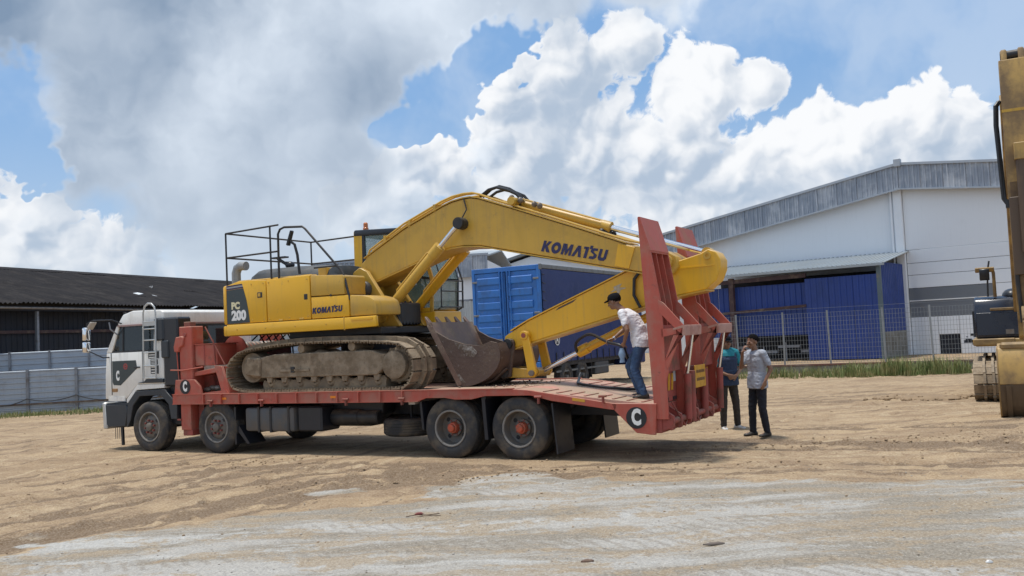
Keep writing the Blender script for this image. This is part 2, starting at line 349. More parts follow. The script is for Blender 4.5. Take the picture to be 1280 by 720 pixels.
def text_mesh(txt, size, mat, extrude=.002, bold=.0, shear=0.0, sx=1.0, spacing=1.0):
    cu = bpy.data.curves.new('lettering', 'FONT'); cu.body = txt; cu.size = size; cu.extrude = extrude; cu.offset = bold; cu.shear = shear
    cu.align_x = 'CENTER'; cu.align_y = 'CENTER'; cu.space_character = spacing; cu.resolution_u = 3
    o = bpy.data.objects.new('lettering', cu); col.objects.link(o)
    dg = bpy.context.evaluated_depsgraph_get(); dg.update()
    me = bpy.data.meshes.new_from_object(o.evaluated_get(dg)); bpy.data.objects.remove(o); bpy.data.curves.remove(cu)
    for v in me.vertices: v.co.x *= sx
    me.materials.clear(); me.materials.append(mat); return me
def corr_mesh(name, w, h, pitch, depth, mat, kind='trap', nz=1):
    """ribbed sheet, x along its width, z up, ribs vertical, real depth in y"""
    b = MB(); xs = []; k = max(1, round(w / pitch)); p = w / k
    for i in range(k):
        if kind == 'trap':
            xs += [(i * p, 0), (i * p + p * .55, 0), (i * p + p * .65, -depth), (i * p + p * .9, -depth)]
        else:
            xs += [(i * p + p * j / 6, -depth * (.5 - .5 * math.cos(2 * math.pi * j / 6))) for j in range(6)]
    xs.append((w, 0)); n = len(xs); t = .004
    for j in range(nz + 1): b.v += [(x, y, h * j / nz) for x, y in xs] 
    for j in range(nz): b.f += [(j * n + i, j * n + i + 1, (j + 1) * n + i + 1, (j + 1) * n + i) for i in range(n - 1)]
    me = bpy.data.meshes.new(name); me.from_pydata(b.v, [], b.f); me.materials.append(mat)
    for f in me.polygons: f.use_smooth = kind != 'trap'
    return me
# site grid: the lorry stands along U, V points away from the camera
YAW = .49
TO = Vector((-7.20, 18.07, 0)); U = Vector((math.cos(YAW), -math.sin(YAW), 0)); V = Vector((math.sin(YAW), math.cos(YAW), 0))
def tw(u, v, z=0.0): return TO + U * u + V * v + Vector((0, 0, z))
def tp(x, y, v=0.0):
    w = onplane(x, y, TO + V * v, V) - TO; return (w.dot(U), w.z)
# ------------------------------------------------------------------ ground
import numpy as np
def vnoise(x, y, seed=0):
    rs = np.random.RandomState(seed); tab = rs.rand(256, 256)
    xi = np.floor(x).astype(int); yi = np.floor(y).astype(int); fx = x - xi; fy = y - yi
    fx = fx * fx * (3 - 2 * fx); fy = fy * fy * (3 - 2 * fy)
    a = tab[xi % 256, yi % 256]; b = tab[(xi + 1) % 256, yi % 256]; c_ = tab[xi % 256, (yi + 1) % 256]; d = tab[(xi + 1) % 256, (yi + 1) % 256]
    return (a * (1 - fx) + b * fx) * (1 - fy) + (c_ * (1 - fx) + d * fx) * fy - .5
def fbm(x, y, oct=4, seed=0):
    r = 0; a = 1
    for k in range(oct): r = r + a * vnoise(x * 2 ** k + 17.3 * k, y * 2 ** k + 5.1 * k, seed + k); a *= .5
    return r
def axis(segs):
    out = [segs[0][0]]
    for (a, b, d) in segs: out += list(np.linspace(a, b, max(2, int(abs(b - a) / d) + 1))[1:])
    return np.array(out)
gx = axis([(-900, -60, 120), (-60, -22, 2), (-22, -9, .16), (-9, 9, .042), (9, 14, .10), (14, 24, .4), (24, 60, 4), (60, 900, 120)])
gy = axis([(-60, 0, 6), (0, 5.5, .3), (5.5, 10, .035), (10, 15, .05), (15, 22, .09), (22, 38, .28), (38, 80, 4), (80, 1500, 140)])
X, Y = np.meshgrid(gx, gy)
RUTS = [([(830, 553), (1000, 552), (1330, 556)], .55, .022), ([(500, 583), (700, 585), (900, 570)], .30, .02), ([(-80, 700), (160, 655), (420, 612), (640, 600)], .30, .02), ([(-80, 640), (140, 612), (360, 588), (470, 580)], .28, .02), ([(60, 640), (260, 598), (420, 586), (520, 592), (640, 622)], .24, .018), ([(100, 625), (280, 590), (430, 579), (560, 583), (720, 600)], .22, .018),
        ([(-60, 690), (200, 640), (400, 603), (560, 588), (760, 582)], .17, .035), ([(-60, 664), (200, 622), (380, 594), (520, 584)], .15, .03),
        ([(-40, 628), (150, 600), (300, 584), (430, 580)], .17, .03), ([(40, 604), (240, 578), (330, 571)], .14, .025), ([(-60, 645), (120, 618), (300, 606), (480, 602)], .10, .018),
        ([(860, 549), (1050, 549), (1330, 553)], .24, .04), ([(820, 563), (1100, 560), (1330, 565)], .22, .035), ([(960, 535), (1130, 533), (1330, 536)], .18, .03),
        ([(500, 598), (800, 588), (1100, 577), (1330, 578)], .2, .022), ([(300, 720), (560, 668), (900, 640), (1330, 628)], .16, .012), ([(700, 730), (980, 690), (1330, 668)], .16, .012)]
rut = np.zeros_like(X); hgt = np.zeros_like(X); ridge = np.zeros_like(X)
wob = fbm(X * .7, Y * .7, 3, 40) * .35
for px, w, dpt in RUTS:
    P = [onz(*p) for p in px]; dmin = np.full_like(X, 1e9)
    for a, b in zip(P[:-1], P[1:]):
        ax, ay, bx, by = a.x, a.y, b.x, b.y; L2 = (bx - ax) ** 2 + (by - ay) ** 2
        t = np.clip(((X - ax) * (bx - ax) + (Y - ay) * (by - ay)) / L2, 0, 1)
        dmin = np.minimum(dmin, np.hypot(X - ax - t * (bx - ax), Y - ay - t * (by - ay)))
    dm = np.abs(dmin + wob * .6); k = np.exp(-(dm / w) ** 2)
    hgt -= k * dpt; ridge = np.exp(-((dm - 1.7 * w) / (.5 * w)) ** 2); hgt += ridge * dpt * .55; rut = np.maximum(rut, k * min(1, dpt / .03))
near = np.clip((60 - np.hypot(X, Y)) / 25, 0, 1)
l1 = 12.3 + .76 * (X + .1); l2 = 12.3 - .19 * (X + .1)
gm = np.minimum(l1, l2) - Y + fbm(X * .45, Y * 1.4, 4, 9) * 3.0
gmask = np.clip(gm / .9 + .5, 0, 1)
rough = fbm(X * .35, Y * .35, 3, 3) * .05 + fbm(X * 2.2, Y * 2.8, 4, 11) * .042 * (1 - .6 * gmask) + fbm(X * 8, Y * 9, 3, 21) * .014
cl = np.clip(fbm(X * 3.2, Y * 4.2, 3, 77) - .33, 0, 1) * .16 * (1 - gmask)
Z = (hgt + rough + cl) * near
# settle the ground level under the lorry so that its tyres stand on it
tu = (X - TO.x) * U.x + (Y - TO.y) * U.y; tv = (X - TO.x) * V.x + (Y - TO.y) * V.y
under = np.clip(np.minimum(np.minimum(tu + 1.8, 11.4 - tu), np.minimum(tv + 1.0, 4.0 - tv)) / .8, 0, 1)
Z = Z * (1 - .75 * under)
ny, nx = X.shape
me = bpy.data.meshes.new('ground')
vv = np.stack([X, Y, Z], -1).reshape(-1, 3)
idx = np.arange(nx * ny).reshape(ny, nx)
ff = np.stack([idx[:-1, :-1], idx[:-1, 1:], idx[1:, 1:], idx[1:, :-1]], -1).reshape(-1, 4)
me.vertices.add(len(vv)); me.vertices.foreach_set('co', vv.ravel()); me.loops.add(ff.size); me.loops.foreach_set('vertex_index', ff.ravel())
me.polygons.add(len(ff)); me.polygons.foreach_set('loop_start', np.arange(0, ff.size, 4)); me.polygons.foreach_set('loop_total', np.full(len(ff), 4))
me.polygons.foreach_set('use_smooth', np.ones(len(ff), bool)); me.update(); me.validate()
at = me.attributes.new('gravel', 'FLOAT', 'POINT'); at.data.foreach_set('value', gmask.ravel().astype(np.float32))
at = me.attributes.new('rut', 'FLOAT', 'POINT'); at.data.foreach_set('value', rut.ravel().astype(np.float32))
def gz(x, y):
    i = min(max(int(np.searchsorted(gx, x)), 0), nx - 1); j = min(max(int(np.searchsorted(gy, y)), 0), ny - 1); return float(Z[j, i])
gmtl = bpy.data.materials.new('sandy_ground'); gmtl.use_nodes = True; t = NG(gmtl.node_tree); n = gmtl.node_tree.nodes; b = n['Principled BSDF']
tcn = n.new('ShaderNodeTexCoord'); co = tcn.outputs['Object']
def attr(nm):
    a = n.new('ShaderNodeAttribute'); a.attribute_name = nm; return a.outputs['Fac']
st = t.vm('MULTIPLY', co, (.35, 1.5, 1.0))
cx, cy, cz = t.sep(co)
def lines(ang, fa, fp, sc):
    ca, sa = math.cos(ang), math.sin(ang)
    al = t.m('ADD', t.m('MULTIPLY', cx, ca), t.m('MULTIPLY', cy, sa)); ac = t.m('ADD', t.m('MULTIPLY', cx, -sa), t.m('MULTIPLY', cy, ca))
    wob_ = t.m('MULTIPLY', t.noise(co, .35, 2, .5), 1.6)
    return t.noise(t.comb(t.m('MULTIPLY', al, fa), t.m('MULTIPLY', t.m('ADD', ac, wob_), fp), 0.0), sc, 7, .66)
lnA = lines(1.02, .07, 2.2, 1.0); lnB = lines(-.04, .10, 1.9, 1.0)
left = t.step(t.m('ADD', cx, t.m('MULTIPLY', t.noise(co, .3, 2), 3.0)), 2.6, -.6)
lines_ = t.fmix(left, lnB, lnA)
fine = t.noise(co, 40.0, 6, .65); mid = t.noise(co, 2.6, 6, .62); strk = t.noise(st, 1.1, 5, .58, .3)
crisp = t.noise(co, 7.0, 7, .72)
dirt = t.mix(t.step(strk, .34, .66), (.255, .163, .090), (.445, .312, .178))
dirt = t.mix(t.step(mid, .42, .66, 0, .5), dirt, (.49, .362, .222))
dirt = t.mix(t.step(t.noise(co, .5, 5, .65), .50, .62, 0, .6), dirt, (.285, .185, .10))
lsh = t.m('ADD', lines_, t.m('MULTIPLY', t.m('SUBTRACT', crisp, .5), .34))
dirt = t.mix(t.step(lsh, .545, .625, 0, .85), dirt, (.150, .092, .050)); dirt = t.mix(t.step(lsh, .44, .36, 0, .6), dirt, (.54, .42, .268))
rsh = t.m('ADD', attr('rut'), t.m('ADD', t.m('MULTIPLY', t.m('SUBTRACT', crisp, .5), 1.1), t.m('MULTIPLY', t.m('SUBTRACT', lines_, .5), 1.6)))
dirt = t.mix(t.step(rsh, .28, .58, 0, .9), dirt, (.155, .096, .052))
grav = t.mix(t.step(t.m('ADD', strk, t.m('MULTIPLY', t.m('SUBTRACT', crisp, .5), .3)), .40, .58), (.26, .235, .195), (.44, .43, .405))
gl_ = t.m('ADD', lnB, t.m('MULTIPLY', t.m('SUBTRACT', crisp, .5), .3))
grav = t.mix(t.step(gl_, .53, .60, 0, .7), grav, (.33, .255, .170)); grav = t.mix(t.step(gl_, .42, .35, 0, .7), grav, (.52, .525, .51))
tr_ = t.m('SINE', t.m('ADD', t.m('MULTIPLY', t.m('ADD', cx, t.m('MULTIPLY', cy, .55)), 34.0), t.m('MULTIPLY', t.noise(co, 2.5, 3, .6), 9.0)))
grav = t.mix(t.m('MULTIPLY', t.step(tr_, .1, .8), t.step(t.m('ADD', t.noise(t.vm('MULTIPLY', co, (.12, 1.1, 1)), 1.0, 2, .5), t.m('MULTIPLY', t.m('SUBTRACT', crisp, .5), .4)), .50, .58, 0, .4)), grav, (.20, .17, .135))
grav = t.mix(t.step(t.m('ADD', t.noise(t.vm('MULTIPLY', co, (.5, 1.5, 1)), 1.5, 6, .65), t.m('MULTIPLY', t.m('SUBTRACT', crisp, .5), .45)), .51, .59, 0, .75), grav, (.35, .268, .175))
gfac = t.step(t.m('ADD', attr('gravel'), t.m('ADD', t.m('MULTIPLY', t.m('SUBTRACT', lines_, .5), 1.6), t.m('MULTIPLY', t.m('SUBTRACT', crisp, .5), .7))), .36, .62)
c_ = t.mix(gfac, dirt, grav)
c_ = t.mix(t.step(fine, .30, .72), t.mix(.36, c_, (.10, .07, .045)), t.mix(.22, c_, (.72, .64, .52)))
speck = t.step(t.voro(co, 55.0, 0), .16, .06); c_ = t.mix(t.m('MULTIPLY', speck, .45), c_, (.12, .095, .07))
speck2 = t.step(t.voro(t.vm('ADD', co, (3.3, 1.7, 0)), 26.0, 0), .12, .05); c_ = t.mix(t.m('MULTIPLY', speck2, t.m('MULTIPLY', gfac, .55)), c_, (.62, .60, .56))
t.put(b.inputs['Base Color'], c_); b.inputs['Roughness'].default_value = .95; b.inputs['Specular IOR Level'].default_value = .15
bn = n.new('ShaderNodeBump'); bn.inputs['Strength'].default_value = .8; bn.inputs['Distance'].default_value = .045
hh = t.m('ADD', t.m('MULTIPLY', fine, .35), t.m('ADD', crisp, t.m('ADD', t.m('MULTIPLY', strk, .8), t.m('MULTIPLY', lines_, 1.2))))
t.put(bn.inputs['Height'], hh); t.put(b.inputs['Normal'], bn.outputs[0])
me.materials.append(gmtl)
tag(obj('ground', me), kind='structure')
# loose stones and clods
def stone_mesh(name, spots, mat):
    b = MB(); ico = [(0, 0, 1), (.9, 0, .4), (.28, .85, .4), (-.72, .53, .4), (-.72, -.53, .4), (.28, -.85, .4), (.72, .53, -.4), (-.28, .85, -.4), (-.9, 0, -.4), (-.28, -.85, -.4), (.72, -.53, -.4), (0, 0, -1)]
    fs = [(0, 1, 2), (0, 2, 3), (0, 3, 4), (0, 4, 5), (0, 5, 1), (1, 6, 2), (2, 7, 3), (3, 8, 4), (4, 9, 5), (5, 10, 1), (6, 7, 2), (7, 8, 3), (8, 9, 4), (9, 10, 5), (10, 6, 1), (11, 7, 6), (11, 8, 7), (11, 9, 8), (11, 10, 9), (11, 6, 10)]
    for (x, y, r) in spots:
        a = random.uniform(0, 6.3); ca, sa = math.cos(a), math.sin(a); sx, sy, sz = r * random.uniform(.7, 1.4), r * random.uniform(.6, 1.1), r * random.uniform(.4, .75); z0 = gz(x, y) + sz * .35
        b.add([(x + ca * p[0] * sx - sa * p[1] * sy, y + sa * p[0] * sx + ca * p[1] * sy, z0 + p[2] * sz * random.uniform(.75, 1.2)) for p in ico], fs)
    me = bpy.data.meshes.new(name); me.from_pydata(b.v, [], b.f); me.materials.append(mat); return me
STONE = paint('pale_stone', (.42, .39, .35), .9, dirt=(.20, .15, .10), amt=.5, scale=6, var=.3)
CLOD = paint('brown_clod', (.27, .19, .115), .95, dirt=(.30, .22, .14), amt=.4, scale=5, var=.3)
sp = []
while len(sp) < 1500:
    y = 5.6 + 9 * random.random() ** 1.5; x = random.uniform(-.62, .62) * y
    if y < min(12.6 + .76 * x, 12.6 - .19 * x) + random.uniform(-1.2, 1.2): sp.append((x, y, random.choice((.005, .006, .007, .009, .012))))
tag(obj('gravel_stones', stone_mesh('gravel_stones', sp, STONE)), 'loose pale stones strewn over the grey gravel track', 'stones', kind='stuff')
sp = []
for k in range(650):
    y = random.uniform(9, 24); x = random.uniform(-.6, .62) * y; sp.append((x, y, random.choice((.008, .010, .013, .018, .026)) * (.7 if y < 13 else 1)))
for (px, py, sx, sy, nn) in ((325, 577, .7, .25, 120), (1040, 552, 2.2, .25, 200), (935, 560, 2.0, .25, 140), (620, 596, 2.4, .2, 160), (750, 590, 1.5, .2, 90), (1200, 548, 1.8, .25, 120)):
    q = onz(px, py)
    for k in range(nn): sp.append((q.x + random.gauss(0, sx), q.y + random.gauss(0, sy), random.choice((.010, .013, .018, .026))))
tag(obj('soil_clods', stone_mesh('soil_clods', sp, CLOD)), 'dark soil clods scattered over the sandy yard', 'clods', kind='stuff')
# low heap of dug soil on the right
q0 = onz(1102, 500); q1 = onz(1215, 497); sp = []
for k in range(420):
    f = random.random(); w = math.sin(math.pi * min(1, f * 1.1 + .02)) ** .6
    p = q0.lerp(q1, f); sp.append((p.x + random.gauss(0, .12), p.y + random.gauss(0, .28) * w, random.uniform(.03, .085)))
mb = MB(); rings = []
for i in range(9):
    f = i / 8; w = max(.02, math.sin(math.pi * f)) ** .7; c0 = q0.lerp(q1, f); rings.append([(c0.x, c0.y + .55 * w * math.cos(math.pi * j / 8) + random.uniform(-.05, .05), -.02 + .13 * w * math.sin(math.pi * j / 8) * random.uniform(.6, 1.2)) for j in range(9)])
mb.loft(rings); hm = mb.build('soil_heap', CLOD); tag(hm, kind='structure')
tag(obj('heap_clods', stone_mesh('heap_clods', sp, CLOD)), 'dark clods covering the low soil heap', 'clods', kind='stuff')
# dry twig with a red leaf on the gravel, flat scraps further right
q = onz(527, 645); mb = MB()
mb.tube([(-.17, 0, .012), (-.05, .02, .02), (.06, -.01, .014), (.20, .03, .012)], .005, 6); mb.tube([(.0, .0, .016), (.08, -.08, .02), (.2, -.10, .012)], .004, 6)
tw_ = thing('dry_twig', 'dry twig with a shrivelled red leaf on the grey gravel', 'twig', (q.x, q.y, gz(q.x, q.y)), .2)
mb.build('stem', paint('twig_bark', (.11, .075, .05), .9, amt=.2), tw_)
mb = MB(); mb.loft([[(x - .03, y, .022 + .02 * abs(x) * 8) for x, y in ((-.05, 0), (-.02, .03), (.03, .035), (.055, .0), (.02, -.035), (-.02, -.03))], [(x - .03, y, .03 + .03 * abs(y) * 14) for x, y in ((-.05, 0), (-.02, .03), (.03, .035), (.055, .0), (.02, -.035), (-.02, -.03))]])
mb.build('leaf', paint('dry_red_leaf', (.20, .055, .045), .8, amt=.2), tw_)
for (px, py, lab, m, s) in ((893, 681, 'flat grey brown scrap of bark lying on gravel', 'bark_scrap', .085), (735, 702, 'dark brown lump of clay on the gravel', 'clay_lump', .06), (1236, 704, 'pale scrap of paper on the gravel', 'paper_scrap', .028)):
    q = onz(px, py); mb = MB(); ring = [(s * math.cos(a) * random.uniform(.7, 1.2), .32 * s * math.sin(a) * random.uniform(.5, 1.3)) for a in (i * .785 for i in range(8))]
    mb.loft([[(x, y, .0) for x, y in ring], [(x * 1.02, y * 1.02, .008 + random.uniform(0, .008)) for x, y in ring], [(x * .5, y * .5, .014 + random.uniform(0, .012)) for x, y in ring]])
    o = mb.build(m, {'paper_scrap': WHITE, 'clay_lump': paint('wet_clay', (.12, .065, .045), .8, amt=.3), 'bark_scrap': paint('grey_bark', (.16, .13, .11), .9, amt=.3)}[m], None, 0, 60)
    o.location = (q.x, q.y, gz(q.x, q.y)); tag(o, lab, 'debris')

# ------------------------------------------------------------------ background: frames on the ground
class Frame:
    """upright frame: local x along dir, local y away from the camera"""
    def __init__(s, o, yaw): s.o = Vector(o); s.yaw = yaw; s.x = Vector((math.cos(yaw), math.sin(yaw), 0)); s.y = Vector((-math.sin(yaw), math.cos(yaw), 0))
    def px(s, x, y, ly=0.0):
        w = onplane(x, y, s.o + s.y * ly, s.y) - s.o; return w.dot(s.x), w.z
def corr_h(name, length, height, pitch, depth, mat):
    """sheet with horizontal ribs"""
    zs = []; k = round(height / pitch); p = height / k; b = MB()
    for i in range(k): zs += [(i * p, 0), (i * p + p * .6, 0), (i * p + p * .7, -depth), (i * p + p * .92, -depth)]
    zs.append((height, 0))
    for x in (0, length): b.v += [(x, y, z) for z, y in zs]
    n_ = len(zs); b.f = [(i, i + n_, i + 1 + n_, i + 1) for i in range(n_ - 1)]
    me = bpy.data.meshes.new(name); me.from_pydata(b.v, [], b.f); me.materials.append(mat); return me
# --- left hoarding, two rows of zinc sheets
def hoarding(p0, p1, height, label, mat, n_extra, post_r, seglen, cable):
    a = onz(*p0); c = onz(*p1); yaw = math.atan2(c.y - a.y, c.x - a.x)
    F = Frame(a, yaw); L = (c - a).length
    root = thing('zinc_hoarding', label, 'fence', a, yaw)
    me = corr_h('zinc_sheet', seglen - .01, height, .19, .025, mat)
    n0 = -6; n1 = int(L / seglen) + n_extra
    for i in range(n0, n1):
        obj('zinc_sheet', me, root, (i * seglen, random.uniform(-.012, .012), random.uniform(-.015, .02)), (random.uniform(-.012, .012), 0, 0))
    pm = MB().box((-post_r, -.10, -.1), (post_r, -.03, height + .04)).mesh('post', STEELP)
    for i in range(n0, n1 + 1): obj('post', pm, root, (i * seglen, 0, 0))
    if cable:
        mb = MB(); pts = []
        for i in range((n1 - n0) * 6 + 1):
            f = i / 6 + n0; ph = f - math.floor(f); pts.append((f * seglen, -.14, .52 - .16 * 4 * ph * (1 - ph) + .06 * math.sin(f * 2.1)))
        mb.tube(pts, .018, 5); mb.build('sagging_cable', BLACKP, root)
        MB().box((n0 * seglen, -.135, .30), (n1 * seglen, -.105, .36)).build('bottom_rail', paint('rusty_rail', (.10, .07, .055), .8, amt=.4), root)
    return root
hoarding((36, 517), (97, 513.5), 1.50, 'grey zinc sheet hoarding with steel posts and a sagging cable', ZINC, 9, .045, (onz(36, 517) - onz(97, 513.5)).length, True)
hoarding((14, 516), (64, 513), 2.16, 'taller pale zinc hoarding standing behind the cabled hoarding', ZINC2, 8, .03, (onz(14, 516) - onz(64, 513)).length, False)
# --- dark roofed shed
sd = Vector((.34, .94, 0)).normalized(); P0 = Vector((-18.6, 34.6, 0)) - sd * 14; syaw = math.atan2(sd.y, sd.x)
shed = thing('open_shed', 'long dark shed with weathered corrugated roof behind zinc hoarding', 'shed', P0, syaw)   # local x along the eave, local y uphill to the ridge
SL = 40.0; EZ = 3.95; RZ = 6.22; RY = 8.6; pitch = math.atan2(RZ - EZ, RY); slen = math.hypot(RY, RZ - EZ)
rows = 4; rl = slen / rows + .14; cw = 1.0
me = corr_mesh('roof_sheet', cw + .03, rl, .19, .06, ROOFD, 'wave')
rm = []
for j in range(rows):
    for i in range(int(SL / cw)):
        s0 = j * slen / rows - .1
        obj('roof_sheet', me, shed, (i * cw, s0 * math.cos(pitch) - .12, EZ + s0 * math.sin(pitch) + .035 * (rows - j) * .5 + random.uniform(-.02, .03)), (-(math.pi / 2 - pitch) + random.uniform(-.012, .012), 0, random.uniform(-.008, .008)))
MB().prism([(RY, RZ - .06), (RY + 9, EZ - .2), (RY + 9, EZ - .26), (RY, RZ - .12)], 0, SL, 'x').build('rear_roof', ROOFD, shed)
MB().prism([(RY - .45, RZ + .0), (RY, RZ + .16), (RY + .45, RZ + .0), (RY, RZ + .1)], 0, SL, 'x').build('ridge_cap', ROOFD, shed)
MB().box((0, .0, EZ - .22), (SL, .08, EZ - .02)).build('eave_beam', DARKIN, shed)
MB().tube([(0, -.2, EZ - .10), (SL, -.2, EZ - .16)], .045, 8).build('gutter_pipe', STEELW, shed)
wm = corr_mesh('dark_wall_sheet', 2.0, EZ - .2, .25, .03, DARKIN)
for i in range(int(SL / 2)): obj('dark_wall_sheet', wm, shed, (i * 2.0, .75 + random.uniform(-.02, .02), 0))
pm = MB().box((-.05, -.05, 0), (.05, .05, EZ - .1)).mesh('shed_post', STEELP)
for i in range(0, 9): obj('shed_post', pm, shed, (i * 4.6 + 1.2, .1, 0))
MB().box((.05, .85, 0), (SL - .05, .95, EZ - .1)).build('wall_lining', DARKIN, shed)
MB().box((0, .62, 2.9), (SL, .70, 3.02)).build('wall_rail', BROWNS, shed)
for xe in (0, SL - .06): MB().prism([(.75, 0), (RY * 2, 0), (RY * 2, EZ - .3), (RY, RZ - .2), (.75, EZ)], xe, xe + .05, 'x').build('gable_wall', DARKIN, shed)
F = Frame(P0, syaw)
pn = (Vector((0, 0, 1)) * math.cos(pitch) - F.y * math.sin(pitch)); pc = P0 + Vector((0, 0, EZ + .13))
def roofpt(x, y):
    w = onplane(x, y, pc, pn) - P0; return Vector((w.dot(F.x), w.dot(F.y), w.z))
PATCH = paint('white_roof_coating', (.62, .64, .66), .7, amt=.2, dirt=(.3, .3, .3), scale=3)
for ring in ([(186, 367), (196, 364.5), (205, 366.5), (216, 365.5), (225, 368.5), (238, 370.5), (234, 373), (220, 371.5), (204, 371), (194, 370)], [(165, 366.5), (172, 365.5), (179, 367), (172, 368.5)], [(186, 358), (191, 357.5), (190, 360)]):
    top = [roofpt(*p) for p in ring]; mb = MB(); mb.loft([[p - Vector((0, 0, .06)) for p in top], top]); mb.build('white_roof_patch', PATCH, shed)
# --- white warehouse on the right with blue lean-to
BY = -.65
wf = onz(1106, 449); WF = Frame(wf, BY)
wh = thing('white_warehouse', 'large white gabled warehouse with streaked grey ribbed fascia', 'warehouse', wf, BY)
WY = 4.2
rx, rz = WF.px(1122, 206, WY - .5); lx, lz = WF.px(850, 287.5, WY - .5); qx, qz = WF.px(1250, 201.5, WY - .5)
sL = (rz - lz) / (rx - lx); sR = (rz - qz) / (qx - rx); FH = WF.px(1126, 235.5, WY - .5)[1]; FH = rz - FH
XL = WF.px(826, 300, WY)[0]; XR = rx + (rx - XL) * .75; sR = max(sR, .10)
tl = lambda x: rz - (sL * (rx - x) if x < rx else sR * (x - rx))
px_ = WF.px(1128, 330, WY)[0]
MB().prism([(XL, 0), (px_ - .2, 0), (px_ - .2, tl(px_ - .2) - .25), (XL, tl(XL) - .25)], WY, WY + .2).build('left_gable_wall', WALLW, wh)
# right of the pilaster: rows of cladding panels with open joints
zs = [WF.px(1145, y, WY)[1] for y in (396.5, 376, 360.2, 343.7, 328.7, 312.0)]
xa = px_ + .22; xb = XR; dpx0, dpz1 = WF.px(1174, 418, WY); dpx1 = WF.px(1200, 417, WY)[0]
bx1 = WF.px(1246, 380, WY)[0]
def wpanel(x0, x1, z0, z1, m=WALLW, name='wall_panel'): return MB().box((x0 + .008, WY, z0 + .010), (x1 - .008, WY + .18, z1 - .010)).build(name, m, wh, .006)
wpanel(xa, dpx0, 0, zs[0]); wpanel(dpx1, xb, 0, zs[0]); wpanel(dpx0, dpx1, dpz1, zs[0])
for k in range(2): wpanel(xa, bx1, zs[k], zs[k + 1], GREYB, 'grey_band_panel'); wpanel(bx1, xb, zs[k], zs[k + 1])
MB().box((xa, WY - .02, zs[1] - .025), (bx1, WY + .02, zs[1] + .025)).build('white_band_line', WHITE, wh)
for k in range(2, 5): wpanel(xa, xb, zs[k], zs[k + 1])
MB().prism([(xa, zs[5] + .01), (xb, zs[5] + .01), (xb, tl(xb) - .25), (xa, tl(xa) - .25)], WY, WY + .18).build('right_gable_wall', WALLW, wh)
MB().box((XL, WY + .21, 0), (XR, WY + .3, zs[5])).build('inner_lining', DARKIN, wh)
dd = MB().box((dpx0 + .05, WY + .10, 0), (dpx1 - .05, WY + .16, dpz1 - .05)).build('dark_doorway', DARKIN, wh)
MB().box((px_ - .2, WY - .22, 0), (px_ + .2, WY + .1, tl(px_) - FH * .6)).build('white_pilaster', WALLW, wh, .02)
MB().cyl((px_ - .32, WY - .16, 0), (px_ - .32, WY - .16, tl(px_) - FH), .06).build('downpipe', WALLW, wh)
for k in range(9):   # black scribbles on the wall by the door
    x = WF.px(1203 + random.uniform(0, 16), 430, WY)[0]; z = random.uniform(.25, 1.1); MB().box((x, WY - .006, z), (x + random.uniform(.06, .4), WY + .01, z + random.uniform(.03, .16))).build('black_scribble', DARKIN, wh)
# ribbed fascia sheets, sheared along each slope
for (x0, x1, s) in ((XL - .6, rx, sL), (rx, XR, -sR)):
    k = int((x1 - x0) / 1.0); w = (x1 - x0) / k
    me = corr_mesh('fascia_sheet', w - .012, FH, .24, .05, FASC)
    for v in me.vertices: v.co.z += v.co.x * s
    for i in range(k):
        z = rz + s * (x0 + i * w - rx) - FH; obj('fascia_sheet', me, wh, (x0 + i * w, WY - .5 + random.uniform(-.008, .008), z))
    A = rz + s * (x0 - rx); B = rz + s * (x1 - rx)
    MB().prism([(x0, A - .02), (x1, B - .02), (x1, B + .10), (x0, A + .10)], WY - .62, WY - .40).build('fascia_flashing', FASCT, wh)
    MB().prism([(x0, A - FH - .05), (x1, B - FH - .05), (x1, B - FH + .02), (x0, A - FH + .02)], WY - .58, WY - .46).build('lower_flashing', FASCT, wh)
    MB().prism([(x0, A - .12), (x1, B - .12), (x1, B + .02), (x0, A + .02)], WY - .42, WY + 40).build('roof', ROOFL, wh)
MB().box((rx - .16, WY - .70, rz - .1), (rx + .16, WY - .4, rz + .28)).build('ridge_end_cap', FASCT, wh, .02)
for xe in (XL, XR - .2): MB().box((xe, WY + .22, 0), (xe + .18, WY + 40, tl(xe) - .2)).build('side_wall', WALLW, wh)
# lean-to
lt = thing('blue_lean_to', 'blue ribbed sheet lean-to with brown steel frame against white warehouse', 'lean-to', wf, BY)
z0 = WF.px(1098, 331, 0)[1]; zb = WF.px(1127, 315, WY)[1]; LXL = WF.px(868, 350, 0)[0]
kx = 14; w = (0 + .35 - LXL) / kx; sl_ = math.hypot(WY + .35, zb - z0 - .05); pa = math.atan2(zb - z0 - .05, WY + .35)
me = corr_mesh('lean_to_roof_sheet', w - .005, sl_, .25, .04, ROOFL)
for i in range(kx): obj('lean_to_roof_sheet', me, lt, (LXL + i * w, -.35, z0 + .06), (-(math.pi / 2 - pa), 0, 0))
MB().box((LXL, -.40, z0 - .04), (.35, -.34, z0 + .07)).build('eave_trim', ROOFL, lt)
xm = WF.px(1008, 380, 0)[0]; k = max(1, round((-.05 - xm) / 1.05)); w = (-.05 - xm) / k
me = corr_mesh('blue_sheet', w - .01, z0 - .45, .26, .045, BLUEW)
for i in range(k): obj('blue_sheet', me, lt, (xm + i * w, -.05, .05))
k2 = 5; w2 = (xm - LXL) / k2; zlow = WF.px(960, 420, 0)[1]
me = corr_mesh('blue_sheet', w2 - .01, z0 - .55 - zlow, .26, .045, BLUEW)
for i in range(k2): obj('blue_sheet', me, lt, (LXL + i * w2, .30, zlow))
me = corr_mesh('blue_sheet', WY / 3 - .01, z0 + .15 - 1.25, .26, .045, BLUEW)
for i in range(3): obj('blue_sheet', me, lt, (0, .04 + i * WY / 3, 1.25), (0, 0, math.pi / 2))
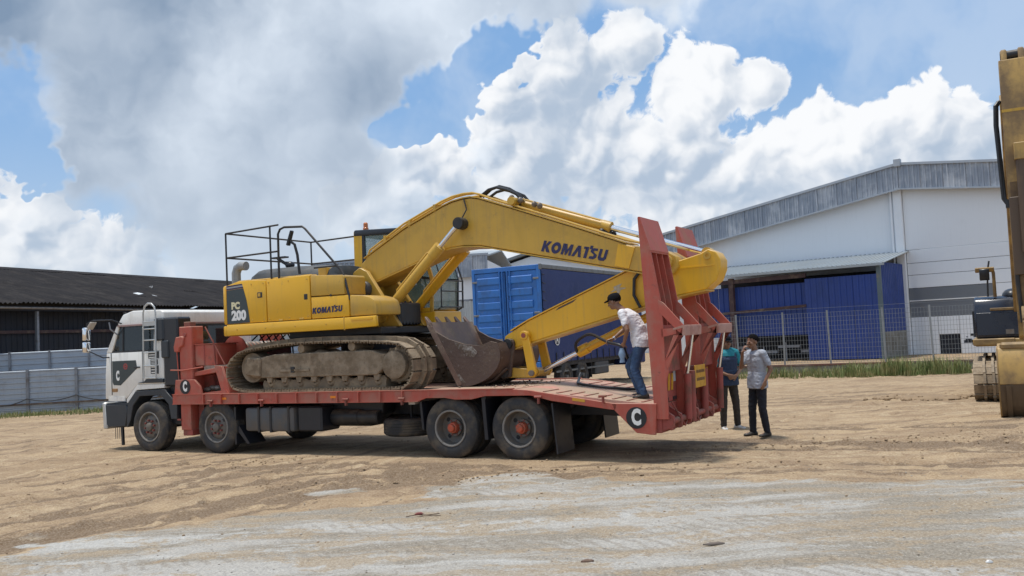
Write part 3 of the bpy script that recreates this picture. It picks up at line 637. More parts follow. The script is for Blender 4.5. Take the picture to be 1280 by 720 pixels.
MB().box((-.16, .02, 0), (.05, WY - .3, 1.25)).build('concrete_dwarf_wall', CONC, lt, .01)
MB().box((-.09, -.12, 0), (.09, .06, z0)).build('corner_post', paint('green_grey_post', (.10, .14, .16), .6, amt=.3), lt)
for (pa_, pb_, r) in (((880, 356), (1007, 344), .10), ((880, 395), (1008, 382), .07)):
    a = WF.px(*pa_, -.05); c = WF.px(*pb_, -.05); MB().prism([(a[0], a[1] - r), (c[0], c[1] - r), (c[0], c[1] + r), (a[0], a[1] + r)], -.10, .02).build('brown_beam', BROWNS, lt)
for xx in (917, 871):
    x = WF.px(xx, 400, 0)[0]; MB().box((x - .12, -.12, 0), (x + .12, .1, z0 - .1)).build('brown_post', BROWNS, lt)
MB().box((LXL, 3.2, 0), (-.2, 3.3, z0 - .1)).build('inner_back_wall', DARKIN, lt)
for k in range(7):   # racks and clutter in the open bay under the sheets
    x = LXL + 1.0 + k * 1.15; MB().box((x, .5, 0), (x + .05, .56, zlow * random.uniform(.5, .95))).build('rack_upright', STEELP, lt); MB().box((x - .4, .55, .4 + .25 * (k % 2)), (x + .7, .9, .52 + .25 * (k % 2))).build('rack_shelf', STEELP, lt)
# --- wire mesh fence on its concrete kerb
a = onz(985, 467); c = onz(1215, 461.5); fyaw = math.atan2(c.y - a.y, c.x - a.x); FF = Frame(a, fyaw)
fence = thing('wire_fence', 'galvanised wire mesh fence on a low concrete kerb before warehouse', 'fence', a, fyaw)
x0 = FF.px(840, 460)[0]; x1 = FF.px(1420, 460)[0]; KH = .33
MB().box((x0, -.02, -.1), (x1, .18, KH - .06)).build('concrete_kerb', CONC, fence, .015)
MB().box((x0, -.05, KH - .06), (x1, .20, KH)).build('rusty_coping', paint('rust_brown_coping', (.16, .075, .055), .85, dirt=(.24, .22, .19), amt=.5, scale=1.2), fence)
posts = [FF.px(p, 430)[0] for p in (868, 922, 979, 1037, 1106, 1166)]; posts += [posts[-1] + 2.4, posts[-1] + 4.8]
pm = MB().cyl((0, .08, KH), (0, .08, 2.28), .034, n=8).mesh('fence_post', GALV)
for p in posts: obj('fence_post', pm, fence, (p, 0, 0), (0, random.uniform(-.02, .02), 0))
for a_, c__ in zip(posts[:-1], posts[1:]):
    mb = MB(); r = .0042
    kx = int((c__ - a_) / .10)
    for i in range(1, kx): x = a_ + (c__ - a_) * i / kx; mb.box((x - r, .08 - r, KH + .03), (x + r, .08 + r, 2.2))
    for i in range(13): z = KH + .06 + i * .165; mb.box((a_, .085, z - r), (c__, .085 + 2 * r, z + r))
    mb.build('wire_mesh', GALV, fence)
# --- grass
GRASS = paint('green_grass', (.13, .185, .05), .8, dirt=(.34, .30, .14), amt=.55, scale=3, var=.4)
def grass(name, spots, label):
    b = MB()
    for (x, y, h) in spots:
        a = random.uniform(0, 6.3); w = random.uniform(.008, .016); lean = random.uniform(.05, .5) * h; dx, dy = math.cos(a), math.sin(a); z0 = gz(x, y) - .02
        b.add([(x - dy * w, y + dx * w, z0), (x + dy * w, y - dx * w, z0), (x + dx * lean * .4 + dy * w * .7, y + dy * lean * .4 - dx * w * .7, z0 + h * .6), (x + dx * lean * .4 - dy * w * .7, y + dy * lean * .4 + dx * w * .7, z0 + h * .6), (x + dx * lean, y + dy * lean, z0 + h)], [(0, 1, 2, 3), (3, 2, 4)])
    me = bpy.data.meshes.new(name); me.from_pydata(b.v, [], b.f); me.materials.append(GRASS); return tag(obj(name, me), label, 'grass', kind='stuff')
sp = []
for (pa_, pb_, cnt, hh_) in (((945, 474), (1215, 466), 2600, .32), ((1100, 471), (1215, 466), 2200, .5), ((985, 474), (1090, 471), 1400, .38), ((900, 476), (960, 474), 400, .25)):
    A = onz(*pa_); B = onz(*pb_)
    for k in range(cnt):
        f = random.random(); q = A.lerp(B, f); d = .5 + .5 * noise.noise(Vector((q.x * 1.1, 3.1, 0)))
        if random.random() < 1.6 * d - .25: sp.append((q.x + random.gauss(0, .1), q.y + random.uniform(-.25, .75), hh_ * random.uniform(.4, 1.3) * (.5 + d)))
grass('grass_strip', sp, 'strip of tall green grass along the wire fence kerb')
sp = []
A = onz(-30, 522); B = onz(300, 505)
for k in range(2600):
    q = A.lerp(B, random.random()); sp.append((q.x + random.gauss(0, .3), q.y + random.gauss(-.35, .45), random.uniform(.05, .22)))
grass('hoarding_weeds', sp, 'short weeds growing at the foot of the zinc hoarding')
# --- buildings seen past the excavator
hd = tw(-2, 26); HF = Frame(hd, -.18)
hr = thing('ribbed_hoarding', 'tall pale grey ribbed sheet hoarding behind the excavator', 'fence', hd, -.18)
zt = HF.px(585, 376)[1]; xs0 = HF.px(285, 420)[0]; xs1 = HF.px(700, 420)[0]; k = int((xs1 - xs0) / 1.2)
me = corr_mesh('pale_sheet', 1.19, zt, .24, .05, PALER)
for i in range(k): obj('pale_sheet', me, hr, (xs0 + i * 1.2, random.uniform(-.01, .01), 0))
MB().box((xs0, -.03, zt - .02), (xs0 + k * 1.2, .06, zt + .07)).build('capping', STEELP, hr)
bo = Vector((-6, 62, 0)); BF = Frame(bo, -.12)
wb = thing('grey_fascia_warehouse', 'distant white warehouse with ribbed grey fascia beyond the pale hoarding', 'warehouse', bo, -.12)
xl, zl = BF.px(398, 327); xr, zr = BF.px(605, 323.5); zt = (zl + zr) / 2; zf = BF.px(585, 347)[1]
MB().box((xl, 0, 0), (xr, .2, zf + .1)).build('wall', WALLW, wb)
MB().box((xr - .2, .2, 0), (xr, 14, zt - .2)).build('side_wall', WALLW, wb)
MB().box((xl, .2, 0), (xl + .2, 14, zt - .2)).build('side_wall', WALLW, wb)
k = 12; w = (xr - xl + .6) / k; me = corr_mesh('fascia_sheet', w - .02, zt - zf, .3, .06, FASC)
for i in range(k): obj('fascia_sheet', me, wb, (xl - .3 + i * w, -.4, zf))
MB().box((xl - .35, -.48, zt - .02), (xr + .35, -.3, zt + .12)).build('fascia_flashing', FASCT, wb)
MB().prism([(-.35, zt), (7, zt + .95), (7.0, zt + .85), (-.35, zt - .1)], xl - .3, xr + .3, 'x').build('roof', ROOFL, wb)
MB().prism([(7, zt + .95), (14.3, zt), (14.3, zt - .1), (7, zt + .85)], xl - .3, xr + .3, 'x').build('roof', ROOFL, wb)
bo = Vector((4, 76, 0)); CF = Frame(bo, -.3)
wc = thing('white_gabled_shed', 'distant white shed with low gable behind the blue container body', 'shed', bo, -.3)
pk = CF.px(664, 317.5); l_ = CF.px(596, 341); r_ = CF.px(812, 340)
MB().prism([(l_[0], 0), (r_[0], 0), (r_[0], r_[1] - .2), (pk[0], pk[1] - .2), (l_[0], l_[1] - .2)], 0, 20).build('wall', WALLW, wc)
MB().prism([(l_[0] - .5, l_[1] - .12), (pk[0], pk[1]), (pk[0], pk[1] + .22), (l_[0] - .5, l_[1] + .1)], -.5, 20.5).build('roof', GREYF, wc)
MB().prism([(pk[0], pk[1]), (r_[0] + .5, r_[1] - .12), (r_[0] + .5, r_[1] + .1), (pk[0], pk[1] + .22)], -.5, 20.5).build('roof', GREYF, wc)
# ------------------------------------------------------------------ the low-loader lorry (lengths along u, across v, up z)
truck = thing('flatbed_lorry', 'white cabbed lorry with red flat deck and raised loading ramps carrying excavator', 'lorry', tw(0, 0), -YAW)
RY_ = (math.pi / 2, 0, 0)
TR, TW = .487, .28
# ---- wheels
def groove(r, o0, o1, n=4, dpt=.014):
    out = [];
    for i in range(n):
        a = o0 + (o1 - o0) * (i + .32) / n; b = o0 + (o1 - o0) * (i + .62) / n
        out += [(r, a), (r - dpt, a + .004), (r - dpt, b - .004), (r, b)]
    return out
def tyre_mesh(w=TW):
    prof = [(.275, .02), (.30, .0), (.36, -.012), (.42, -.008), (.455, .008), (TR - .008, .030)] + [(TR, .042)] + groove(TR, .05, w - .05) + [(TR, w - .042), (TR - .008, w - .03), (.455, w - .008), (.42, w + .008), (.36, w + .012), (.30, w), (.275, w - .02)]
    return MB().lathe((0, 0, 0), (0, 1, 0), prof, 56).mesh('tyre', TYRE, 0, 50)
def rim_front(): return MB().lathe((0, 0, 0), (0, 1, 0), [(.295, .012), (.282, .0), (.268, .012), (.262, .05), (.235, .075), (.20, .045), (.165, .035), (.02, .035), (.02, .10), (.262, .10), (.282, .2), (.295, .2)], 40).mesh('wheel', RIM, 0, 40)
def rim_rear(): return MB().lathe((0, 0, 0), (0, 1, 0), [(.295, .012), (.282, .0), (.268, .012), (.262, .09), (.245, .17), (.215, .185), (.13, .175), (.02, .175), (.02, .2), (.25, .19), (.282, .24), (.295, .24)], 40).mesh('wheel', RIM, 0, 40)
TYM = tyre_mesh(); RF = rim_front(); RR = rim_rear()
hubF = MB().lathe((0, 0, 0), (0, 1, 0), [(0.001, -.03), (.06, -.03), (.075, -.02), (.082, .03), (.0011, .03)], 24).mesh('hub_cap', RIM)
hubR = MB().lathe((0, 0, 0), (0, 1, 0), [(0.001, .0), (.045, .0), (.058, .012), (.062, .05), (.082, .055), (.088, .075), (.10, .155), (.0011, .16)], 24).mesh('hub_cap', HUBR)
ringR = MB().lathe((0, 0, 0), (0, 1, 0), [(.10, .125), (.135, .125), (.14, .16), (.10, .16)], 28).mesh('hub_flange', RIM)
nutF = MB().cyl((0, -.012, 0), (0, .05, 0), .019, .021, 6).mesh('wheel_nut', NUTR); nutR = MB().cyl((0, .115, 0), (0, .165, 0), .015, .016, 6).mesh('wheel_nut', NUTR)
holeM = MB().lathe((0, 0, 0), (0, 1, 0), [(.001, 0), (.034, 0), (.034, .004), (.0011, .004)], 14).mesh('dark_hole_disc', BLACKP)  # black discs on the rim stand for the shade inside its hand holes
lipM = MB().lathe((0, 0, 0), (0, 1, 0), [(.262, .01), (.27, -.006), (.288, -.008), (.296, .008)], 40).mesh('rim_lip', paint('dusty_rim_lip', (.24, .225, .205), .6, dirt=(.12, .1, .08), amt=.4, scale=8))
def wheel(u, v, s, kind):
    """s=+1: outer face towards the camera side (v grows inwards), s=-1 mirrored on the far side"""
    w = obj('wheel', RF if kind == 'front' else RR, truck, (u, v, TR - .012), (0, random.uniform(0, 6), 0 if s > 0 else math.pi))
    obj('tyre', TYM, w)
    if kind != 'front': obj('inner_tyre', TYM, w, (0, TW + .045, 0))
    obj('rim_lip', lipM, w)
    obj('hub_cap', hubF if kind == 'front' else hubR, w)
    if kind != 'front': obj('hub_flange', ringR, w)
    for k in range(8):
        a = k * math.pi / 4; r = .125 if kind == 'front' else .118; obj('wheel_nut', nutF if kind == 'front' else nutR, w, (r * math.cos(a), 0, r * math.sin(a)))
        if kind == 'rear' and k % 2 == 0: obj('dark_hole_disc', holeM, w, (.185 * math.cos(a + .4), .174, .185 * math.sin(a + .4)))
        if kind == 'front' and k % 2 == 0: obj('dark_hole_disc', holeM, w, (.195 * math.cos(a + .4), .038, .195 * math.sin(a + .4)))
    return w
for u in (0.0, 1.79): wheel(u, .02, 1, 'front'); wheel(u, 2.50, -1, 'front')
for u in (6.91, 8.15): wheel(u, .02, 1, 'rear'); wheel(u, 2.50, -1, 'rear')
for u in (0, 1.79, 6.91, 8.15): MB().cyl((u, .3, .475), (u, 2.2, .475), .075).build('axle', BLACK, truck)
for u in (6.91, 8.15): MB().ball((u, 1.26, .475), (.24, .2, .22)).build('differential', BLACK, truck)
# ---- chassis
for v in (.85, 1.60): MB().prism([(-1.1, .66), (9.2, .60), (9.6, .58), (9.6, .80), (9.0, .90), (-1.1, .92)], v, v + .09).build('chassis_rail', BLACK, truck, .008)
MB().cyl((2.3, 1.26, .58), (6.7, 1.26, .52), .06).build('drive_shaft', BLACK, truck)
MB().box((3.6, .5, .45), (5.0, 1.95, .84)).build('gearbox_housing', BLACK, truck, .05)
MB().prism([(4.1, .5), (5.1, .55), (5.3, .7), (5.3, .9), (3.9, .9)], .45, .8).build('air_tank_bracket', BLACK, truck, .02)
for u, r in ((4.55, .14), (4.95, .12)): MB().cyl((u - .3, .42, .62), (u + .3, .42, .62), r).build('air_tank', BLACK, truck, .02)
for u in (1.0, 2.4, 3.3, 4.3, 5.4, 6.2, 7.5): MB().box((u, .04, .93), (u + .08, 2.5, 1.0)).build('cross_member', BLACK, truck)
for u in (.0, 1.79, 6.91, 8.15):
    for v in (.72, 1.74): MB().prism([(u - .62, .74), (u - .3, .60), (u, .56), (u + .3, .60), (u + .62, .74), (u + .62, .78), (u, .68), (u - .62, .78)], v, v + .08).build('leaf_spring', BLACK, truck)
# fuel tank with straps, step and battery cover
ft = MB().box((2.50, .03, .40), (3.66, .62, .83)).build('fuel_tank', TANK, truck, .05, seg=2)
for u in (2.82, 3.10, 3.52): MB().box((u, .012, .385), (u + .045, .64, .845)).build('tank_strap', BLACK, ft, .006)
MB().box((3.70, .08, .40), (4.24, .6, .84)).build('battery_box', BLACKP, truck, .03)
MB().box((2.22, .05, .16), (2.26, .5, .84)).build('mud_flap', BLACKP, truck)
MB().prism([(2.3, .5), (2.55, .18), (2.50, .16), (2.22, .45)], .08, .5).build('mudguard_stay', BLACKP, truck)
MB().cyl((3.95, .16, .83), (3.95, .16, .62), .05).build('filter_bowl', paint('grey_bowl', (.30, .29, .26), .5, amt=.2), truck, .01)
MB().box((6.12, .03, .86), (6.24, .15, .93)).build('side_lamp', paint('dusty_lamp', (.5, .46, .4), .5, amt=.3), truck)
# spare wheel slung flat under the deck
sw = obj('spare_wheel', RR, truck, (5.68, .74, .30), (math.pi / 2, 0, 0)); obj('tyre', TYM, sw)
MB().cyl((5.68, .74, .55), (5.68, .74, .95), .03).build('spare_hanger', BLACK, truck)
# mud flaps and guards at the rear wheels
MB().prism([(8.72, .86), (8.745, .86), (8.80, .10), (8.775, .10)], .02, .62).build('mud_flap', BLACKP, truck)
MB().prism([(8.72, .86), (8.745, .86), (8.80, .12), (8.775, .12)], 1.9, 2.5).build('mud_flap', BLACKP, truck)
MB().prism([(9.45, .8), (9.475, .8), (9.50, .45), (9.475, .45)], 1.7, 2.4).build('mud_flap', BLACKP, truck)
MB().prism([(7.50, .93), (7.56, .93), (7.59, .3), (7.53, .3)], .04, .6).build('wheel_divider', BLACKP, truck)
MB().prism([(6.33, .9), (6.37, .9), (6.40, .45), (6.36, .45)], .04, .6).build('wheel_divider', BLACKP, truck)
# ---- deck
UF = .72; VB = 2.55
top = [(UF, 1.075), (8.10, 1.075), (8.35, 1.05), (10.36, .83)]
deck = MB().prism([(UF, .99)] + top + [(10.36, .78), (8.33, .99)], .02, VB - .02).build('deck', DECK, truck)
# separate tread plates of the flat part, thin gaps between them
for k in range(9):
    a = 2.05 + k * .67; MB().box((a, .04, 1.076), (a + .66, VB - .04, 1.082)).build('deck_plate', DECK, deck)
for k in range(8):
    u = 8.55 + k * .225; z = 1.05 - (u - 8.35) * (.22 / 2.01)
    for v0, v1 in ((.10, .62), (1.85, 2.40)):
        MB().prism([(u, z - .004), (u + .03, z - .007), (u + .03, z + .007), (u, z + .010)], v0, v1).build('grip_bar', REDD, deck)
for sv, name in ((-.03, 'near'), (VB - .02, 'far')):
    pr = [(UF, .915), (6.35, .915), (6.50, .965), (6.86, .965), (7.05, .935), (7.35, .935), (7.60, .985), (8.40, .985), (8.75, .90), (9.70, .765), (9.78, .76), (9.80, .845), (8.35, 1.068), (8.10, 1.085), (UF, 1.085)]
    sr = MB().prism(pr, sv, sv + .05).build('side_beam', RED, truck, .004)
    fl = MB().prism([(UF, 1.085), (8.10, 1.085), (8.10, 1.10), (UF, 1.10)], sv - .012, sv + .07).build('beam_flange', RED, sr)
    MB().prism([(UF, .905), (6.35, .905), (6.35, .917), (UF, .917)], sv - .014, sv + .06).build('beam_flange', RED, sr)
    if name == 'near':
        for k in range(11): u = 1.55 + k * .45; MB().box((u, sv - .045, .92), (u + .022, sv + .002, 1.083)).build('beam_stiffener', RED, sr)
        for u in (1.75, 3.0, 4.9, 6.05, 8.55, 9.6):
            rp = MB().cyl((u - .06, sv - .04, .965), (u + .06, sv - .04, .965), .018, n=8); rp.box((u - .012, sv - .05, .86), (u + .012, sv - .0, .97)); rp.build('rope_hook', REDD, sr)
        for u in (1.96, 4.55): MB().box((u, sv - .008, .985), (u + .16, sv + .002, 1.025)).build('reflector', ORANGE, sr)
        MB().prism([(9.10, .90), (9.30, .875), (9.30, .915), (9.10, .94)], sv - .008, sv + .002).build('reflector', SIGNY, sr)
# tail side plates with the black disc and white letter C
CM = text_mesh('C', .20, WHITE, .002, .012, 0, .62)
for sv in (-.03, VB - .03):
    tp_ = MB().prism([(9.72, .855), (9.76, .75), (10.08, .43), (10.36, .40), (10.40, .845)], sv, sv + .06).build('tail_plate', RED, truck, .006)
    if sv < 0:
        dsc = MB().cyl((10.09, -.036, .645), (10.09, -.028, .645), .155, n=36).build('black_disc', SIGNBLK, tp_)
        o = obj('letter', text_mesh('C', .30, WHITE, .002, .016, 0, .66), tp_, (10.09, -.039, .645), RY_)
# rear cross beam, panel and ramp gear
rb = MB().box((10.20, .03, .42), (10.44, VB - .03, .83)).build('rear_beam', REDD, truck, .01)
for v in (.06, .40, .84, 1.22, 1.68, 2.05, 2.42): MB().prism([(10.40, .80), (10.62, .66), (10.62, .50), (10.40, .44)], v, v + .04).build('hinge_lug', REDD if v < 2 else RED, rb, .005)
MB().cyl((10.56, .05, .58), (10.56, VB - .05, .58), .045, n=16).build('hinge_pin', REDD, rb)
for v in (.2, .55, 1.0, 1.35, 1.85, 2.2): MB().prism([(10.43, .50), (10.52, .44), (10.52, .52), (10.43, .70)], v, v + .18).build('beam_gusset', REDD, rb)
for k in range(3):   # dangling hoses under the beam
    v = .35 + .7 * k; mb = MB(); mb.tube([(10.50, v, .84), (10.60, v + .05, .62), (10.62, v + .2, .48), (10.58, v + .42, .52), (10.50, v + .5, .72), (10.48, v + .5, .86)], .012, 6); mb.build('hydraulic_hose', REDD, rb)
rp = MB().box((10.40, .10, .84), (10.45, VB - .10, 1.30)).build('rear_panel', REDD, truck, .006)
for k in range(6): MB().box((10.449, .18 + k * .38, .85), (10.456, .36 + k * .38, .90)).build('panel_slot', BLACKP, rp)
for v0 in (.34, 2.12):
    for k in range(2): MB().prism([(v0 + k * .15, 1.0), (v0 + k * .15 + .075, 1.0), (v0 + k * .15 + .135, 1.24), (v0 + k * .15 + .06, 1.24)], 10.452, 10.46, 'x').build('yellow_chevron', SIGNY, rp)
sg = MB().box((10.62, 1.13, .98), (10.635, 1.66, 1.32)).build('warning_plate', SIGNY, truck, .004)
for k in range(2):
    z = 1.20 - k * .12; v = 1.19
    while v < 1.60:
        w = random.uniform(.018, .032); MB().box((10.634, v, z), (10.638, v + w, z + .045)).build('faded_print', BROWNS, sg); v += w + .022
MB().box((10.46, 1.3, 1.0), (10.62, 1.36, 1.1)).build('plate_bracket', REDD, sg)
for (v, w) in ((.60, .10), (2.00, .09)): MB().box((10.458, v, 1.12), (10.464, v + w, 1.30)).build('paper_notice', paint('pale_notice', (.42, .44, .46), .7, amt=.3, scale=9), rp)
# ---- ramps, folded up
def fz(z): return 10.27 + (3.5 - z) * .034
def ramp(v0, v1):
    body = MB().prism([(fz(3.48), 3.48), (fz(.85), .85), (fz(.85) + .03, .85), (fz(3.48) + .02, 3.48)], v0 + .02, v1 - .02).build('loading_ramp', REDD, truck)
    side = [(fz(3.52) - .01, 3.52), (fz(3.52) + .025, 3.52), (10.43, 3.02), (10.55, 2.22), (10.56, .62), (fz(.62) - .01, .62)]
    for v in (v0, v1 - .03): MB().prism(side, v, v + .03).build('side_plate', RED, body, .004)
    MB().prism([(fz(3.52) + .0, 3.525), (fz(3.52) + .027, 3.525), (10.437, 3.03), (10.40, 3.02)], v0 - .004, v1 + .004).build('tip_plate', RED, body)
    MB().box((10.36, v0 + .03, 3.00), (10.43, v1 - .03, 3.03)).build('cross_bar', RED, body)
    for k in (1, 2):
        v = v0 + (v1 - v0) * k / 3; MB().prism([(fz(3.03) + .02, 3.01), (10.42, 3.01), (10.53, 2.22), (10.53, 1.95), (fz(1.95) + .02, 1.95)], v - .012, v + .012).build('rib', RED, body)
    for k in range(8): z = 2.08 + k * .115; MB().box((fz(z) + .02, v0 + .03, z), (fz(z) + .05, v1 - .03, z + .02)).build('tread_bar', REDD, body)
    # knee: two bent arms with a dusty shelf between them
    for v in (v0 - .002, v1 - .034):
        w = .036
        MB().prism([(10.50, 2.32), (10.58, 2.26), (10.86, 1.93), (10.84, 1.80), (10.76, 1.86), (10.50, 2.14)], v, v + w).build('knee_arm', RED, body, .004)
        MB().prism([(10.84, 1.80), (10.86, 1.93), (10.58, 1.30), (10.54, 1.42), (10.70, 1.80)], v, v + w).build('knee_arm', RED, body, .004)
        MB().prism([(10.52, 1.78), (10.74, 1.82), (10.74, 1.90), (10.52, 1.90)], v + .002, v + w - .002).build('knee_stay', RED, body)
        MB().prism([(10.55, 1.42), (10.60, 1.30), (10.575, 1.22), (10.55, 1.10)], v, v + w).build('lower_gusset', RED, body, .004)
    MB().prism([(10.70, 1.90), (10.86, 1.94), (10.87, 1.92), (10.86, 1.79), (10.83, 1.79), (10.84, 1.90), (10.70, 1.87)], v0 - .01, v1 + .01).build('knee_shelf', paint('dusty_shelf_steel', (.45, .25, .195), .8, dirt=(.3, .12, .09), amt=.4, scale=4), body)
    vm = v1 - .07
    MB().cyl((10.62, vm, .56), (10.64, vm, 1.22), .055, n=16).build('ram_cylinder', REDD, body)
    MB().cyl((10.64, vm, 1.22), (10.76, vm, 1.84), .022, n=12).build('ram_rod', CHROME, body)
    MB().prism([(10.50, 1.95), (10.53, 1.95), (10.53, 1.28), (10.48, 1.28)], v0 + .06, v1 - .06).build('back_plate', REDD, body)
    return body
ramp(.0, .80); ramp(1.72, 2.52)
for v, u in ((.98, 10.60), (1.70, 10.58)): MB().cyl((u, v, .50), (u + .02, v, 1.25), .06, n=14).build('lift_cylinder', REDD, truck)
# ---- headboard, winch and outriggers behind the cab
hb = MB().box((.86, .04, 1.09), (1.20, .34, 2.38)).build('headboard_post', RED, truck, .015)
MB().prism([(.74, 2.00), (.80, 2.18), (.95, 2.20), (1.02, 2.18), (1.00, 2.02), (.90, 1.98), (.88, 1.90), (.76, 1.90)], .0, .16).build('post_bracket', RED, hb, .015)
MB().box((.93, .10, 2.38), (1.10, .25, 2.47)).build('post_cap', REDD, hb, .01)
MB().tube([(.66, .0, 1.56), (1.0, -.01, 1.55), (1.5, .02, 1.60)], .014, 6).build('guide_rod', RED, hb)
MB().tube([(.80, .03, 2.0), (.86, .02, 1.2)], .012, 6).build('guide_rod', RED, hb)
MB().cyl((1.03, .035, 2.22), (1.03, .02, 2.22), .035, n=12).build('pivot_pin', REDD, hb)
hb2 = MB().box((.86, 2.20, 1.09), (1.20, 2.50, 2.38)).build('headboard_post', RED, truck, .015)
bxm = MB().box((1.21, .10, 1.62), (1.78, .62, 2.02)).build('winch_box', RED, truck, .012)
MB().box((1.45, .092, 1.60), (1.47, .1, 2.03)).build('box_seam', REDD, bxm); MB().box((1.19, .08, 2.02), (1.80, .64, 2.035)).build('box_lid', RED, bxm)
MB().prism([(1.0, 1.48), (1.95, 1.60), (2.12, 1.09), (2.02, 1.09), (1.86, 1.50), (1.0, 1.40)], .08, .46).build('winch_bracket', RED, truck, .006)
MB().prism([(1.74, 1.62), (1.93, 1.60), (2.12, 1.10), (1.92, 1.10)], .06, .10).build('bracket_plate', RED, truck, .004)
MB().box((1.0, .5, 1.09), (1.9, 2.1, 1.45)).build('winch_base', REDD, truck, .01)
wd = MB().cyl((1.62, .75, 1.86), (1.62, 1.85, 1.86), .17, n=24).build('winch_drum', REDD, truck)
for v in (.72, 1.86): MB().lathe((1.62, v, 1.86), (0, 1, 0), [(.03, 0), (.31, 0), (.31, .025), (.03, .025)], 28).build('drum_flange', RED, wd)
for k in range(9): MB().lathe((1.62, .82 + k * .11, 1.86), (0, 1, 0), [(.165, 0), (.185, .02), (.185, .06), (.165, .085)], 20).build('cable_turn', STEELW, wd)
MB().box((1.86, 1.0, 1.45), (2.2, 1.7, 1.95)).build('winch_motor', REDD, truck, .03)
for k in range(5):
    v = 1.0 + k * .2; MB().tube([(1.8, v, 2.05), (1.95, v + .05, 2.18), (2.1, v + .02, 2.0), (2.15, v, 1.5)], .016, 6).build('hydraulic_hose', HOSE, truck)
for (a, bq) in (((1.55, .05, 2.35), (1.98, .1, 1.62)), ((1.74, .06, 2.1), (1.74, .1, 1.6))): MB().tube([a, bq], .012, 6).build('control_lever', REDD, truck)
for k in range(7): MB().ball((1.35 + .09 * k, .25 + .05 * (k % 3), 1.16 + .03 * (k % 2)), (.09, .06, .05)).build('chain_pile', STEELW, truck)
MB().prism([(1.30, 1.10), (2.05, 1.16), (2.10, 1.10)], .04, .10).build('deck_lip', RED, truck)
cp = MB().prism([(.76, 1.09), (.80, 1.37), (1.30, 1.37), (1.44, 1.24), (1.48, 1.09)], -.02, .03).build('front_side_plate', RED, truck, .006)
dsc = MB().cyl((1.06, -.027, 1.235), (1.06, -.019, 1.235), .135, n=32).build('black_disc', SIGNBLK, cp); dsc.scale = (1, 1, 1)
obj('letter', text_mesh('C', .24, WHITE, .002, .014, 0, .62), cp, (1.06, -.030, 1.235), RY_)
ol = MB().box((.88, .02, .42), (1.14, .26, .92)).build('outrigger_leg', RED, truck, .008)
MB().box((.90, .04, .31), (1.15, .25, .43)).build('outrigger_foot', REDD, ol, .01); MB().box((.80, .0, .60), (.9, .03, .63)).build('outrigger_pin', REDD, ol)
ol = MB().box((.88, 2.26, .42), (1.14, 2.50, .92)).build('outrigger_leg', RED, truck, .008)
MB().box((1.16, .20, .38), (1.30, .5, .90)).build('outrigger_gusset', REDD, truck)
# ---- cab
V0, V1 = .08, 2.46
cab = MB().prism([(-1.33, 1.02), (-.72, 1.02), (-.38, 1.30), (.38, 1.30), (.38, 1.955), (-1.265, 1.955), (-1.315, 1.5)], V0, V1).build('cab', CABW, truck, .025, seg=2)
MB().prism([(-.90, 2.475), (.40, 2.475), (.40, 2.70), (.30, 2.745), (-.48, 2.765), (-.76, 2.70), (-.92, 2.52)], V0 + .01, V1 - .01).build('cab_roof', CABW, cab, .045, seg=3)
MB().prism([(-.905, 2.46), (.405, 2.46), (.405, 2.49), (-.915, 2.49)], V0 - .012, V1 + .012).build('roof_gutter', paint('dull_pink_gutter', (.34, .22, .20), .6, amt=.3), cab)
for v in (V0, V1 - .06):
    MB().prism([(-1.27, 1.95), (-1.10, 1.95), (-.86, 2.47), (-.95, 2.47)], v, v + .06).build('front_pillar', CABW, cab, .01)
    MB().prism([(.10, 1.95), (.38, 1.95), (.38, 2.48), (.14, 2.48)], v, v + .06).build('rear_pillar', CABW, cab, .01)
    gl = MB().prism([(-1.09, 1.955), (.11, 1.955), (.14, 2.465), (-.85, 2.465)], v + .02, v + .035).build('side_window', GLASS, cab)
    MB().prism([(-.80, 1.955), (-.765, 1.955), (-.745, 2.465), (-.78, 2.465)], v + .008, v + .05).build('window_bar', BLACKP, gl)
    MB().prism([(-1.10, 1.945), (.11, 1.945), (.11, 1.975), (-1.10, 1.975)], v + .004, v + .05).build('window_seal', BLACKP, gl)
    MB().prism([(-.87, 2.445), (.14, 2.445), (.14, 2.475), (-.87, 2.475)], v + .004, v + .05).build('window_seal', BLACKP, gl)
MB().hull2([(-1.262, V0 + .05, 1.96), (-1.262, V1 - .05, 1.96), (-.91, V1 - .05, 2.48), (-.91, V0 + .05, 2.48)], [(-1.24, V0 + .05, 1.95), (-1.24, V1 - .05, 1.95), (-.89, V1 - .05, 2.47), (-.89, V0 + .05, 2.47)]).build('windscreen', GLASS, cab)
MB().box((.33, V0 + .06, 1.95), (.372, V1 - .06, 2.48)).build('rear_wall', CABW, cab)
rw = MB().box((.374, .42, 1.90), (.39, 2.12, 2.42)).build('rear_window', GLASS, cab, .004)
MB().box((.373, .38, 1.86), (.386, 2.16, 1.90)).build('window_seal', CABW, rw); MB().box((.373, .38, 2.42), (.386, 2.16, 2.455)).build('window_seal', BLACKP, rw)
MB().box((-.5, V0 + .2, 1.3), (.2, V1 - .2, 2.05)).build('seats', BLACKP, cab, .08)
